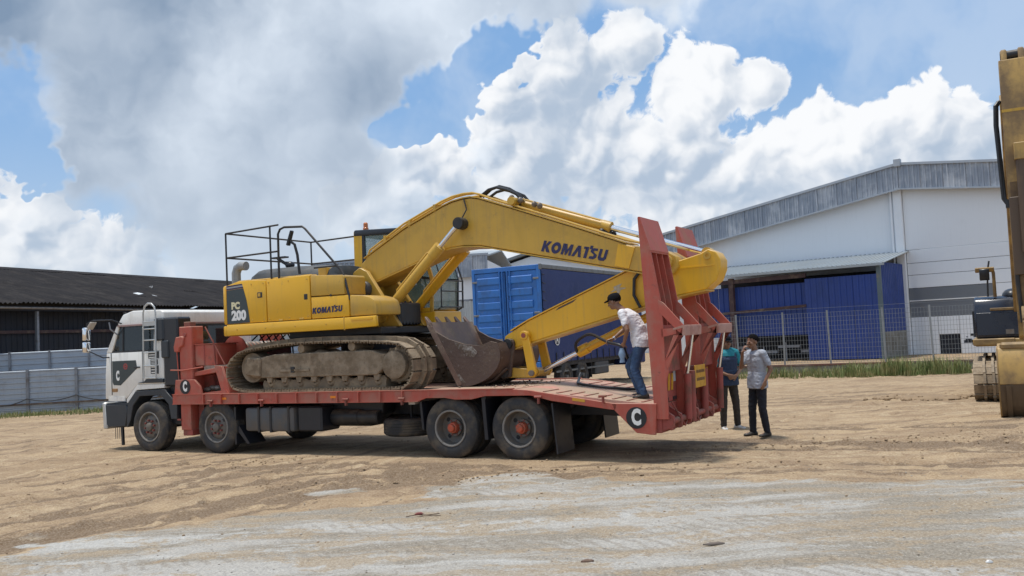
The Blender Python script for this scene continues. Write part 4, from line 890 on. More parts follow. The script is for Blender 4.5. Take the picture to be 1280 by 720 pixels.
# door skin with dark decal, white C and round red emblem
MB().prism([(-1.09, 1.78), (-.40, 1.78), (-.37, 1.62), (-.86, 1.29), (-1.06, 1.30), (-1.09, 1.36)], V0 - .006, V0 + .01).build('door_decal', DECAL, cab, .0)
obj('letter', text_mesh('C', .25, WHITE, .002, .016, 0, .52), cab, (-.93, V0 - .009, 1.475), RY_)
MB().lathe((-.70, V0 - .008, 1.665), (0, 1, 0), [(.035, 0), (.062, 0), (.062, .004), (.035, .004)], 24).build('round_emblem', paint('faded_red_emblem', (.30, .05, .05), .5, amt=.2), cab)
MB().box((-.73, V0 - .008, 1.65), (-.67, V0 - .004, 1.68)).build('emblem_bar', MATS['faded_red_emblem'], cab)
MB().box((-.44, V0 - .03, 1.625), (-.28, V0 + .0, 1.655)).build('door_handle', BLACKP, cab, .006)
for (a, b) in (((-.22, 1.0), (-.215, 1.9)), ((-1.13, 1.02), (-1.12, 1.94))): MB().box((a[0], V0 - .003, 1.32 if a[0] > -.5 else 1.1), (b[0] + .013, V0 + .006, 1.94)).build('door_gap', CABS, cab)
MB().box((-1.10, V0 - .02, 1.16), (-.95, V0 + .01, 1.23)).build('turn_lamp', paint('amber_dull', (.30, .16, .06), .4, amt=.3), cab, .01)
MB().prism([(-.36, 1.325), (.38, 1.325), (.38, 1.405), (-.10, 1.405), (-.15, 1.36)], V0 - .03, V0 + .02).build('sill_trim', CABS, cab, .01)
# illegible information plates beside the ladder
for (x0, x1, z0, z1) in ((-.04, .26, 1.80, 1.94), (.02, .22, 1.68, 1.78), (.02, .24, 1.50, 1.66)):
    pl_ = MB().box((x0, V0 - .005, z0), (x1, V0 + .004, z1)).build('information_plate', CABS, cab)
    for k in range(3): MB().box((x0 + .02, V0 - .008, z0 + (z1 - z0) * (k + .3) / 3), (x1 - random.uniform(.02, .09), V0 - .004, z0 + (z1 - z0) * (k + .7) / 3)).build('print_line', CABW, pl_)
MB().prism([(-1.30, .93), (-.66, .93), (-.42, 1.17), (.40, 1.20), (.74, .90), (.72, .62), (.56, .62), (.50, .90), (.30, 1.08), (-.30, 1.07), (-.50, .88), (-.58, .60), (-.66, .46), (-.70, .46), (-.66, .90)], V0 - .02, V0 + .34).build('wheel_arch', CABS, cab, .01)
MB().prism([(-.70, 1.02), (-.38, 1.30), (.38, 1.30), (.38, 1.22), (-.40, 1.19), (-.66, .94), (-.70, .94)], V0 + .0, V0 + .3).build('arch_skin', CABW, cab, .008)
MB().box((.42, V0 + .1, .5), (.84, 2.3, 1.28)).build('engine_shroud', BLACK, cab, .02)
MB().prism([(-1.36, .93), (-.70, .93), (-.64, .80), (-.72, .46), (-1.20, .44), (-1.36, .52)], V0 - .02, V1 + .02).build('bumper', CABS, cab, .03)
MB().prism([(-1.40, .95), (-1.30, .95), (-1.27, .60), (-1.27, .42), (-1.38, .42)], V0 - .03, V0 + .3).build('bumper_end', paint('dull_chrome', (.55, .55, .53), .4, metal=.3, amt=.3), cab, .02)
MB().box((-1.22, V0 - .01, .98), (-.74, V0 + .02, 1.06)).build('step_plate', CABW, cab)
MB().prism([(-.91, .46), (-.85, .46), (-.84, .10), (-.89, .10)], V0 + .01, V0 + .05).build('ground_strap', BLACKP, cab)
for k in range(3): MB().box((-1.08 + k * .06, V0 + .02, .22), (-1.074 + k * .06, V0 + .03, .46)).build('rubber_whisker', BLACKP, cab)
# air intake stack behind the near door
it = MB().box((.40, .06, 1.25), (.80, .42, 2.58)).build('air_intake_stack', BLACKP, truck, .03)
MB().box((.17, .03, 2.14), (.44, .20, 2.58)).build('intake_head', CABS, it, .03); MB().box((.36, .03, 1.80), (.56, .2, 2.14)).build('intake_duct', CABS, it, .02)
# ladder
ld = MB(); ld.tube([(-.12, .02, 1.42), (-.085, .02, 2.70), (-.04, .02, 2.82), (.05, .02, 2.88), (.15, .02, 2.87), (.23, .02, 2.80), (.262, .02, 2.68), (.225, .02, 1.42)], .017, 8)
lad = ld.build('ladder', paint('galvanised_ladder', (.50, .51, .50), .45, metal=.4, amt=.25, scale=6), truck)
for z in (1.42, 1.66, 1.92, 2.16, 2.38, 2.52): MB().tube([(-.11, .02, z), (.24, .02, z)], .014, 6).build('rung', MATS['galvanised_ladder'], lad)
MB().box((-.10, .012, 2.44), (.24, .03, 2.53)).build('tread', MATS['galvanised_ladder'], lad)
# mirrors
mr = MB(); mr.tube([(-.80, .10, 2.52), (-.86, -.1, 2.60), (-1.25, -.22, 2.61), (-1.40, -.24, 2.56), (-1.42, -.24, 2.02), (-1.2, -.05, 1.86), (-1.18, .1, 1.86)], .014, 8)
mro = mr.build('mirror_arm', BLACKP, truck)
MB().prism([(-1.50, 2.22), (-1.38, 2.22), (-1.37, 2.44), (-1.41, 2.48), (-1.47, 2.48), (-1.51, 2.44)], -.30, -.18).build('mirror_head', CHROME, mro, .02, seg=2)
MB().prism([(-1.51, 1.98), (-1.38, 1.98), (-1.38, 2.19), (-1.51, 2.19)], -.30, -.18).build('mirror_head', CHROME, mro, .03, seg=2)
MB().prism([(-1.33, 2.42), (-1.22, 2.54), (-1.20, 2.58), (-1.26, 2.58), (-1.34, 2.50)], -.30, -.16).build('kerb_mirror', paint('pale_mirror_shell', (.45, .40, .34), .5, amt=.2), mro, .015)
MB().tube([(-.92, .09, 2.30), (-.96, -.05, 2.42), (-.98, -.06, 2.56)], .014, 6).build('grab_rail', STEELP, cab)
# ------------------------------------------------------------------ the loaded excavator (same frame as the lorry)
EX = (4.10, 1.42, 1.083)
def sstep(x): x = min(1, max(0, x)); return x * x * (3 - 2 * x)
ex = thing('tracked_excavator', 'yellow tracked excavator with KOMATSU lettering loaded on the red lorry deck', 'excavator', tw(*EX), -YAW, EX)
def catmull(pts, n=8, closed=True):
    out = []; m = len(pts)
    for i in range(m if closed else m - 1):
        p = [Vector(pts[(i + k - 1) % m] if closed else pts[min(max(i + k - 1, 0), m - 1)]) for k in range(4)]
        for j in range(n):
            t = j / n; out.append(.5 * (2 * p[1] + (p[2] - p[0]) * t + (2 * p[0] - 5 * p[1] + 4 * p[2] - p[3]) * t * t + (3 * p[1] - p[0] - 3 * p[2] + p[3]) * t ** 3))
    if not closed: out.append(Vector(pts[-1]))
    return out
def track(root, name, loop, v0, w, count, mats=(MUD, MUDF)):
    """crawler track: frame, idler, sprocket, rollers and one object for each shoe"""
    pts = catmull(loop, 10); L = [0]
    for a, b in zip(pts, pts[1:] + pts[:1]): L.append(L[-1] + (b - a).length)
    o = Vector(off_of(root)); us = [p[0] for p in loop]; ul, ur = min(us), max(us); zb = min(p[1] for p in loop)
    tf = MB().prism([(ul + .78, zb + .24), (ur - .78, zb + .24), (ur - .62, zb + .36), (ur - .62, zb + .58), (ur - .9, zb + .66), (ul + 1.1, zb + .66), (ul + .7, zb + .60), (ul + .42, zb + .58), (ul + .40, zb + .40), (ul + .56, zb + .26)], v0 + .07, v0 + w - .12).build(name, mats[1], root, .015)
    pl = L[-1] / count
    sm = MB(); sm.box((-pl * .5 + .009, 0, -.012), (pl * .5 - .009, w, .012))
    for gx_ in (-.36, 0, .36): sm.prism([(pl * gx_ - .012, -.012), (pl * gx_ + .012, -.012), (pl * gx_ + .007, -.038), (pl * gx_ - .007, -.038)], .004, w - .004)
    for vv in (w * .5 - .11, w * .5 + .06): sm.box((-pl * .56, vv, .012), (pl * .56, vv + .05, .085))
    sme = sm.mesh('track_shoe', mats[0], 0, 30); k = 0
    for i in range(count):
        d = i * pl
        while L[k + 1] < d: k += 1
        f = (d - L[k]) / max(1e-6, L[k + 1] - L[k]); a = pts[k]; b = pts[(k + 1) % len(pts)]; p = a.lerp(b, f); t_ = (b - a).normalized()
        ang = -math.atan2(t_[1], t_[0])
        obj('track_shoe', sme, tf, (p[0] - o.x, v0 - o.y + random.uniform(-.006, .006), p[1] - o.z), (0, ang, 0))
    MB().lathe((ul + .47, v0 + .12, zb + .43), (0, 1, 0), [(.04, 0), (.15, .0), (.17, .03), (.23, .06), (.27, .06), (.27, .36), (.04, .36)], 32).build('idler', mats[1], tf)
    MB().prism([(ul + .42, zb + .30), (ul + .78, zb + .26), (ul + .80, zb + .60), (ul + .46, zb + .62)], v0 + .03, v0 + .12).build('idler_guard', mats[1], tf, .02)
    MB().lathe((ur - .43, v0 + .06, zb + .40), (0, 1, 0), [(.001, 0), (.20, 0), (.235, .02), (.24, .12), (.29, .14), (.31, .22), (.30, .3), (.0011, .3)], 32).build('sprocket', mats[1], tf)
    for i in range(12):
        a = i * math.pi / 6; MB().box((ur - .43 + .29 * math.cos(a) - .03, v0 + .22, zb + .40 + .29 * math.sin(a) - .03), (ur - .43 + .29 * math.cos(a) + .03, v0 + .28, zb + .40 + .29 * math.sin(a) + .03)).build('sprocket_tooth', mats[1], tf)
    for i in range(8):
        u = ul + .95 + i * (ur - ul - 1.75) / 7
        MB().lathe((u, v0 + .12, zb + .145), (0, 1, 0), [(.02, 0), (.06, 0), (.075, .02), (.095, .03), (.095, .10), (.07, .12), (.07, .3), (.095, .32), (.02, .4)], 16).build('bottom_roller', mats[0], tf)
        MB().prism([(u - .07, zb + .25), (u + .07, zb + .25), (u + .05, zb + .15), (u - .05, zb + .15)], v0 + .09, v0 + .14).build('roller_bracket', mats[1], tf, .006)
    mud = MB(); rr_ = []
    for i in range(40):
        u = ul + .75 + (ur - ul - 1.4) * i / 39; hgt_ = .10 + .09 * abs(noise.noise(Vector((u * 4.1, v0, 9)))) + .04 * noise.noise(Vector((u * 13, v0, 2)))
        rr_.append([(u, v0 + .15 + .02 * noise.noise(Vector((u * 9, 1, v0))), zb + .03), (u, v0 + .14, zb + .06 + hgt_ * .6), (u, v0 + .17, zb + .08 + hgt_), (u, v0 + w - .2, zb + .08 + hgt_), (u, v0 + w - .2, zb + .03)])
    mud.loft(rr_); mud.build('caked_mud', mats[0], tf, 0, 60)
    for f in (.42, .69):
        u = ul + f * (ur - ul); MB().cyl((u, v0 + .06, zb + .74), (u, v0 + w - .1, zb + .74), .075, n=16).build('carrier_roller', mats[0], tf); MB().box((u - .05, v0 + .1, zb + .58), (u + .05, v0 + .4, zb + .74)).build('roller_bracket', mats[1], tf)
    return tf
loop = [(2.09, 1.47), (2.20, 1.71), (2.45, 1.85), (2.9, 1.915), (3.45, 1.955), (4.1, 1.965), (4.75, 1.955), (5.4, 1.925), (5.95, 1.86), (6.18, 1.68), (6.23, 1.42), (6.08, 1.17), (5.80, 1.118), (5.2, 1.115), (4.2, 1.115), (3.2, 1.115), (2.55, 1.122), (2.22, 1.20)]
for v0 in (.03, 2.10):
    tf = track(ex, 'track', loop, v0, .70, 46)
    mb = MB()   # soil packed on top of the track frame
    rings = []
    for i in range(24):
        f = i / 23; u = 2.95 + 2.35 * f; h = .05 + .10 * abs(noise.noise(Vector((u * 2.3, v0, 1)))) + .05 * abs(noise.noise(Vector((u * 7, v0, 5)))); h *= min(1, 6 * f * (1 - f) + .3)
        rings.append([(u, v0 + .10 + .42 * j / 6, 1.72 + h * math.sin(math.pi * (j + .4) / 6.6)) for j in range(7)])
    mb.loft(rings); mb.build('packed_soil', MUD, tf, 0, 60)
    MB().box((3.3, v0 + .05, 1.46), (4.0, v0 + .08, 1.50)).build('frame_rail', MUDF, tf); MB().box((3.58, v0 + .05, 1.44), (3.66, v0 + .075, 1.54)).build('frame_slot', BLACKP, tf)
MB().box((3.3, .7, 1.40), (5.1, 2.15, 1.78)).build('car_body', BLACK, ex, .05)
MB().cyl((4.45, 1.42, 1.76), (4.45, 1.42, 2.17), .62, n=40).build('slew_ring', BLACK, ex)
MB().box((3.2, .5, 2.04), (5.3, 2.4, 2.17)).build('revolving_frame', BLACK, ex, .02)
# ---- house
N0, N1 = .14, 2.72
MB().box((2.1, N0 + .05, 2.2), (4.05, N1 - .05, 3.06)).build('house_core', BLACK, ex)
MB().box((4.05, .9, 2.2), (4.6, N1 - .05, 2.75)).build('pump_bay', BLACK, ex)
cwp = [(2.02, N0), (1.93, N0 + .02), (1.86, N0 + .10), (1.81, N0 + .4), (1.78, 1.43), (1.81, N1 - .4), (1.86, N1 - .10), (1.93, N1 - .02), (2.02, N1)]
cw_ = MB().prism(cwp, 2.36, 3.10, 'z').build('counterweight', YEL, ex, .05, seg=2)
MB().prism([(x + (0 if x > 2 else -.015), v) for x, v in cwp], 2.15, 2.345, 'z').build('counterweight_lip', YEL, cw_, .03, seg=2)
MB().box((2.03, .3, 3.0), (2.5, N1 - .1, 3.12)).build('counterweight_top', YEL, cw_, .03)
MB().cyl((1.78, .6, 2.32), (1.70, .6, 2.32), .03).build('tow_pin', BLACK, cw_)
def panel(name, poly, v=N0, t=.06, mat=YEL, bevel=.018): return MB().prism(poly, v, v + t).build(name, mat, ex, bevel, seg=2)
d1 = panel('side_door', [(2.035, 2.37), (3.005, 2.37), (3.01, 3.13), (2.60, 3.16), (2.30, 3.15), (2.035, 3.09)])
d2 = panel('side_door', [(3.025, 2.37), (4.035, 2.37), (4.035, 3.15), (3.02, 3.135)])
MB().prism([(2.05, 3.06), (4.03, 3.12), (4.03, 3.17), (2.3, 3.175), (2.05, 3.11)], N0 + .06, N1 - .1).build('engine_cover', YEL, ex, .02)
panel('tool_box', [(4.055, 2.37), (4.89, 2.37), (4.89, 2.745), (4.055, 2.755)], t=.70)
panel('battery_cover', [(4.055, 2.77), (4.80, 2.76), (4.80, 3.07), (4.77, 3.10), (4.055, 3.14)], t=.62, mat=YELD)
panel('fuel_tank', [(4.905, 2.37), (5.47, 2.37), (5.47, 2.50), (5.43, 2.62), (5.34, 2.68), (5.18, 2.72), (4.905, 2.74)], t=.72, mat=YELD, bevel=.03)
sk = MB().prism([(2.035, 2.155), (4.78, 2.155), (5.47, 2.175), (5.47, 2.36), (4.78, 2.355), (2.035, 2.36)], N0 - .03, N0 + .05).build('side_skirt', YELF, ex, .02, seg=2)
MB().prism([(4.785, 2.14), (4.80, 2.14), (4.80, 2.37), (4.785, 2.37)], N0 - .034, N0).build('skirt_joint', YELD, sk)
MB().box((4.95, N0 - .05, 2.30), (5.40, N0 + .0, 2.33)).build('step_bar', YELF, sk)
MB().box((2.80, N0 - .004, 2.82), (2.92, N0 + .002, 2.92)).build('door_latch', BLACK, d1, .004); MB().box((2.82, N0 - .012, 2.84), (2.88, N0 + .0, 2.90)).build('latch_handle', YELD, d1, .004)
MB().cyl((4.5, N0 - .006, 2.76), (4.5, N0 + .01, 2.76), .02).build('lock', BLACK, ex)
# dark side decal, lettering
MB().prism([(2.04, 2.375), (2.60, 2.38), (2.57, 2.60), (2.53, 2.80), (2.48, 2.96), (2.46, 3.02), (2.04, 3.0)], N0 - .005, N0 + .01).build('decal', DECAL, d1)
for k, m in enumerate((NAVYL, paint('decal_grey', (.30, .33, .36), .5, amt=.1), NAVYL)): MB().prism([(2.04, 3.005 + .028 * k), (2.46 - .01 * k, 3.025 + .028 * k), (2.45 - .01 * k, 3.05 + .028 * k), (2.04, 3.03 + .028 * k)], N0 - .005, N0 + .01).build('decal_stripe', m, d1)
eo = Vector(EX)
def elet(txt, size, mat, u, v, z, parent, rot=0.0, bold=.012, shear=.0, sx=1.0, sp=1.0): return obj('lettering', text_mesh(txt, size, mat, .002, bold, shear, sx, sp), parent, (u - eo.x, v - eo.y, z - eo.z), (math.pi / 2, -rot, 0) if rot else RY_)
elet('PC', .17, paint('cream_lettering', (.72, .66, .42), .5, amt=.05), 2.26, N0 - .008, 2.70, d1, 0, .010)
elet('200', .235, WHITE, 2.335, N0 - .008, 2.515, d1, 0, .014)
def komatsu(h, mat, parent, u, v, z, ang=0.0):
    """heavy slanted block lettering with the small tick between T and S"""
    b = MB(); x = 0; s = .16
    def bar(poly): b.prism([(px + py * s, py) for px, py in poly], 0, .004)
    W = .30
    def K(x): bar([(x, 0), (x + .26, 0), (x + .26, 1), (x, 1)]); bar([(x + .22, .5), (x + .52, 0), (x + .86, 0), (x + .5, .54), (x + .80, 1), (x + .48, 1)])
    def ring(x, w): 
        n_ = 20; o_ = [(x + w / 2 + w / 2 * math.cos(2 * math.pi * i / n_), .5 + .52 * math.sin(2 * math.pi * i / n_)) for i in range(n_)]; i_ = [(x + w / 2 + w * .20 * math.cos(2 * math.pi * i / n_), .5 + .22 * math.sin(2 * math.pi * i / n_)) for i in range(n_)]
        for i in range(n_): j = (i + 1) % n_; bar([o_[i], o_[j], i_[j], i_[i]])
    def M(x): bar([(x, 0), (x + .24, 0), (x + .26, 1), (x, 1)]); bar([(x + .20, 1), (x + .38, 1), (x + .56, .42), (x + .50, 0), (x + .40, .0), (x + .24, .62)]); bar([(x + .52, .42), (x + .72, 1), (x + .98, 1), (x + .98, 0), (x + .74, 0), (x + .74, .62), (x + .58, .05)])
    def A(x): bar([(x - .06, 0), (x + .22, 0), (x + .50, .66), (x + .46, 1), (x + .34, 1)]); bar([(x + .40, 1), (x + .62, 1), (x + .86, 0), (x + .58, 0), (x + .46, .62)])
    def T(x): bar([(x, .80), (x, 1), (x + .30, 1), (x + .30, .80)]); bar([(x + .18, 0), (x + .46, 0), (x + .46, 1), (x + .18, 1)]); bar([(x + .54, .86), (x + .80, .86), (x + .80, 1.16), (x + .54, 1.16)])
    def S(x):
        P = [(x + .62, .98), (x + .22, .98), (x + .02, .82), (x + .02, .62), (x + .40, .40), (x + .38, .26), (x + .04, .24), (x + .0, .02), (x + .45, .0), (x + .68, .18), (x + .68, .42), (x + .30, .64), (x + .34, .76), (x + .64, .76)]
        for q in ([0, 1, 2, 3, 12, 13], [3, 4, 11, 12], [4, 5, 10, 11], [5, 6, 7, 8, 9, 10]): bar([P[i] for i in q])
    def Uu(x): bar([(x, .2), (x + .26, .3), (x + .26, 1), (x, 1)]); bar([(x + .52, .3), (x + .78, .2), (x + .78, 1), (x + .52, 1)]); bar([(x, .21), (x + .14, .02), (x + .39, -.02), (x + .64, .02), (x + .78, .21), (x + .52, .31), (x + .39, .24), (x + .26, .31)])
    K(0); ring(.90, .92); M(1.94); A(3.04); T(3.98); S(4.66); Uu(5.48)
    me = MB(); me.v = [((p[0] - 3.2) * h, p[1], (p[2] - .5) * h) for p in b.v]; me.f = b.f
    m = me.mesh('lettering', mat, 0, 0); return obj('lettering', m, parent, (u - eo.x, v - eo.y, z - eo.z), (0, -ang, 0))
komatsu(.105, NAVYL, ex, 4.415, N0 - .008, 2.515, .02)
# bolts, hinges and latches on the doors
bolt = MB().cyl((0, -.008, 0), (0, .004, 0), .014, .016, 8).mesh('bolt', YELD)
for d_, us_ in ((d1, (2.66, 2.95)), (d2, (3.08, 3.55, 3.98))):
    for u_ in us_:
        for z_ in (2.42, 3.08): obj('bolt', bolt, d_, (u_ - eo.x, N0 - eo.y, z_ - eo.z))
for u_ in (3.30, 3.78): MB().box((u_, N0 - .012, 2.37), (u_ + .10, N0 + .0, 2.40)).build('hinge', YELD, d2, .004)
MB().box((3.90, N0 - .006, 2.72), (3.98, N0 + .002, 2.82)).build('door_latch', BLACK, d2, .004)
for u_ in (2.3, 3.0, 3.7, 4.4): obj('bolt', bolt, sk, (u_ - eo.x, N0 - .03 - eo.y, 2.26 - eo.z))
# hood, exhaust, mirrors, rails
hd_ = []
for (u, h, w) in ((2.28, .02, .42), (2.34, .20, .58), (2.5, .27, .66), (3.2, .27, .68), (3.9, .24, .68), (4.25, .20, .64), (4.35, .02, .5)):
    hd_.append([(u, 1.05 + w * math.cos(math.pi * j / 10) * (1 if 0 < j < 10 else 1.05), 3.14 + h * math.sin(math.pi * j / 10) ** .55) for j in range(11)])
MB().loft(hd_).build('engine_hood', HOOD, ex, 0, 45)
MB().box((4.06, .35, 3.12), (4.24, .6, 3.28)).build('hood_latch_box', YELD, ex, .01)
MB().tube([(2.02, .42, 3.10), (2.02, .42, 3.34), (2.06, .42, 3.43), (2.15, .42, 3.47), (2.28, .42, 3.46)], .085, 14).build('exhaust_pipe', paint('grey_exhaust', (.30, .31, .31), .6, metal=.3, amt=.3, scale=5), ex)
rl = MB(); R_ = .017
def rail(*pts, r=R_): rl.tube(pts, r, 8)
rail((2.0, .2, 3.1), (2.0, .2, 4.08)); rail((2.0, .2, 4.08), (3.30, .2, 4.12)); rail((2.0, .2, 3.62), (3.30, .2, 3.64)); rail((3.1, .2, 3.15), (3.1, .2, 4.11))
rail((2.0, .2, 4.08), (2.0, 2.62, 4.08), (3.25, 2.62, 4.10)); rail((2.0, .2, 3.62), (2.0, 2.62, 3.62), (3.4, 2.62, 3.62)); rail((2.0, 2.62, 3.08), (2.0, 2.62, 4.08)); rail((2.02, 1.4, 3.1), (2.0, 1.4, 3.3))
rl.build('walkway_rail', BLACK, ex)
rl = MB(); rail((3.30, .18, 3.12), (3.31, .18, 3.95), (3.36, .18, 4.03), (3.46, .18, 4.06), (3.88, .18, 4.03), (3.95, .18, 3.98), (4.72, .18, 3.18), (4.80, .18, 3.0), (4.90, .16, 2.66), r=.021); rail((4.12, .18, 3.27), (4.62, .18, 3.27)); rl.build('hoop_rail', BLACK, ex)
mr = MB(); mr.tube([(3.68, .3, 3.2), (3.66, .28, 3.55), (3.62, .26, 3.74), (3.50, .25, 3.82)], .025, 8); mo = mr.build('mirror_stalk', BLACK, ex); MB().prism([(3.46, 3.74), (3.50, 3.72), (3.60, 3.98), (3.57, 4.0)], .20, .29).build('mirror', BLACKP, mo, .01)
mr = MB(); mr.tube([(2.9, 1.0, 3.4), (2.72, .95, 3.52), (2.60, .93, 3.60)], .03, 8); mo = mr.build('mirror_stalk', BLACK, ex); MB().ball((2.84, 1.0, 3.46), (.10, .08, .07)).build('mirror', BLACKP, mo); MB().box((2.45, .9, 3.60), (2.80, 1.02, 3.63)).build('mirror_bracket', BLACKP, mo)
# ---- operator's cab on the far side
C0, C1 = 1.86, 2.80
MB().box((3.9, C0, 2.17), (6.08, C1 + .02, 2.43)).build('cab_base', YELF, ex, .02)
MB().box((3.70, C0, 2.3), (4.4, C1, 3.1)).build('cab_rear_box', YELD, ex, .02)
cabp = MB(); pl = MB()
ec = MB().prism([(3.72, 3.98), (5.42, 3.94), (5.36, 4.05), (3.74, 4.11)], C0 - .01, C1 + .01).build('operator_cab', BLACKP, ex, .03, seg=2)
for v in (C0, C1 - .05):
    MB().prism([(3.70, 2.9), (3.96, 2.9), (3.98, 4.06), (3.72, 4.08)], v, v + .05).build('rear_pillar', YEL, ec, .01)
    MB().prism([(3.96, 3.05), (4.06, 3.05), (4.06, 4.0), (3.96, 4.0)], v + .004, v + .046).build('window_seal', BLACKP, ec)
    MB().prism([(4.80, 2.43), (4.90, 2.43), (4.92, 4.0), (4.83, 4.0)], v, v + .05).build('door_pillar', BLACKP, ec)
    MB().prism([(5.93, 2.42), (6.02, 2.42), (6.07, 3.04), (5.92, 3.44), (5.42, 4.0), (5.34, 3.97), (5.83, 3.42), (5.98, 3.02)], v, v + .05).build('front_pillar', YELD if v == C0 else BLACKP, ec, .008)
    MB().prism([(4.4, 2.43), (5.98, 2.43), (5.98, 2.50), (4.4, 2.52)], v, v + .05).build('sill', YEL, ec)
    gs = MB().prism([(4.05, 3.05), (4.82, 3.05), (4.85, 3.98), (4.05, 4.0)], v + .02, v + .03).build('side_window', CLEAR, ec)
    MB().prism([(4.89, 2.5), (5.96, 2.5), (5.99, 3.02), (5.84, 3.42), (5.36, 3.96), (4.92, 3.98)], v + .02, v + .03).build('side_window', CLEAR, ec)
    MB().prism([(4.9, 3.14), (5.99, 3.02), (5.99, 3.06), (4.9, 3.18)], v + .01, v + .04).build('window_bar', BLACKP, ec)
    MB().prism([(5.25, 2.5), (5.30, 2.5), (5.05, 3.14), (5.0, 3.14)], v + .005, v + .03).build('wiper_arm', BLACKP, ec)
for a, b_ in (((6.0, 2.46), (6.06, 3.03)), ((6.06, 3.05), (5.91, 3.43)), ((5.90, 3.45), (5.42, 3.97))): MB().hull2([(a[0], C0 + .05, a[1]), (a[0], C1 - .05, a[1]), (b_[0], C1 - .05, b_[1]), (b_[0], C0 + .05, b_[1])], [(a[0] - .012, C0 + .05, a[1]), (a[0] - .012, C1 - .05, a[1]), (b_[0] - .012, C1 - .05, b_[1]), (b_[0] - .012, C0 + .05, b_[1])]).build('front_window', CLEAR, ec)
MB().box((3.74, C0 + .06, 3.1), (3.76, C1 - .06, 3.98)).build('rear_window', CLEAR, ec)
MB().prism([(4.55, 2.5), (5.05, 2.5), (5.10, 2.85), (4.75, 2.92), (4.62, 3.62), (4.48, 3.62), (4.5, 2.9)], 2.10, 2.56).build('driver_seat', BLACKP, ec, .05)
MB().box((5.2, 2.0, 2.45), (5.6, 2.12, 2.95)).build('control_console', BLACKP, ec, .03)
bc = MB().lathe((3.93, 1.98, 4.11), (0, 0, 1), [(.001, 0), (.055, 0), (.055, .03), (.045, .04), (.045, .12), (.03, .14), (.0011, .14)], 18).build('beacon', paint('orange_beacon', (.55, .16, .04), .3, amt=.1), ex)
fg = MB(); fg.tube([(6.10, C1 - .1, 2.46), (6.22, C1 - .1, 2.50), (6.24, C1 - .1, 3.0), (6.06, C1 - .1, 3.44), (5.98, C1 - .1, 3.56)], .02, 8); fg.tube([(6.10, C0 + .1, 2.46), (6.20, C0 + .1, 2.50), (6.22, C0 + .1, 3.0), (6.05, C0 + .1, 3.44), (5.98, C0 + .1, 3.54)], .014, 8)
for z in (2.50, 2.8, 3.0): fg.tube([(6.22, C0 + .1, z), (6.24, C1 - .1, z)], .014, 6)
guard = fg.build('window_guard', BLACK, ex)
for o_ in [ec, guard] + [x for x in bpy.data.objects if x.parent == ec] + [x for x in bpy.data.objects if x.name.startswith('cab_base') and x.parent == ex]:   # true cab length
    for v_ in o_.data.vertices:
        u_ = v_.co.x + EX[0]; v_.co.x = (3.70 + (u_ - 3.70) * .765 if u_ > 3.7 else u_) - EX[0]
# ---- boom
B0, B1 = 1.14, 1.70
bp = [(4.36, 3.10), (4.42, 2.98), (4.50, 2.935), (5.49, 3.24), (6.16, 3.45), (6.40, 3.495), (6.62, 3.505), (6.97, 3.48), (8.75, 3.06), (9.57, 2.87), (10.05, 2.76), (10.36, 2.72), (10.46, 2.84), (10.44, 3.00), (10.28, 3.10), (9.90, 3.20), (9.63, 3.26), (8.78, 3.60), (7.65, 4.03), (6.98, 4.28), (6.82, 4.315), (6.66, 4.31), (6.44, 4.28), (6.24, 4.22), (5.42, 3.91), (4.60, 3.50), (4.44, 3.36)]
boom = MB().prism(bp, B0, B1).build('boom', YELD, ex, .012)
lip = lambda pts, t: [(p[0], p[1] + t) for p in pts]
bt = [(4.50, 3.45), (5.42, 3.92), (6.24, 4.23), (6.44, 4.29), (6.66, 4.322), (6.82, 4.327), (6.98, 4.292), (7.65, 4.042), (8.78, 3.612), (9.63, 3.272)]
MB().prism(bt + lip(bt, .02)[::-1], B0 - .022, B1 + .022).build('top_flange', YELD, boom)
bt = [(4.60, 2.96), (5.49, 3.232), (6.16, 3.44), (6.40, 3.485), (6.62, 3.495), (6.97, 3.47), (8.75, 3.05), (9.57, 2.86), (10.0, 2.76)]
MB().prism(lip(bt, -.02) + bt[::-1], B0 - .022, B1 + .022).build('bottom_flange', YELD, boom)
MB().prism([(9.42, 2.93), (9.66, 2.87), (9.78, 3.20), (9.50, 3.28)], B0 - .012, B0 + .01).build('tip_doubler', YEL, boom, .004)
komatsu(.185, NAVYL, boom, 8.73, B0 - .007, 3.235, -.362 * .62)
for (u, z, r) in ((4.52, 3.12, .10), (6.66, 3.88, .10), (10.28, 2.93, .10), (7.64, 4.17, .07)): MB().cyl((u, B0 - .06, z), (u, B1 + .06, z), r, n=24).build('pivot_pin', BLACK if 6 < u < 7 else YELD, boom)
MB().cyl((6.66, B0 - .16, 3.88), (6.66, B0 - .02, 3.88), .105, n=24).build('pin_cap', BLACK, boom)
MB().tube([(6.70, B0 - .03, 4.32), (6.76, B0 - .04, 4.12), (6.68, B0 - .10, 3.95)], .012, 6).build('grease_line', BLACK, boom)
# boom foot bracket and swing frame towers
for v in (B0 - .16, B1 + .06): MB().prism([(4.30, 2.17), (5.35, 2.17), (5.10, 2.55), (4.66, 3.2), (4.50, 3.28), (4.36, 3.2), (4.28, 3.0)], v, v + .10).build('boom_bracket', YELD, ex, .01)
MB().box((4.5, B0 - .05, 2.2), (5.3, B1 + .05, 2.6)).build('valve_block', BLACK, ex, .03)
for k in range(6): MB().tube([(4.75 + .06 * k, B0 - .1 + .12 * k, 2.5), (5.0 + .05 * k, B0 - .15 + .1 * k, 2.62), (5.25, B0 - .1 + .1 * k, 2.4), (5.3, B0 - .05 + .1 * k, 2.2)], .02, 6).build('hydraulic_hose', HOSE, ex)
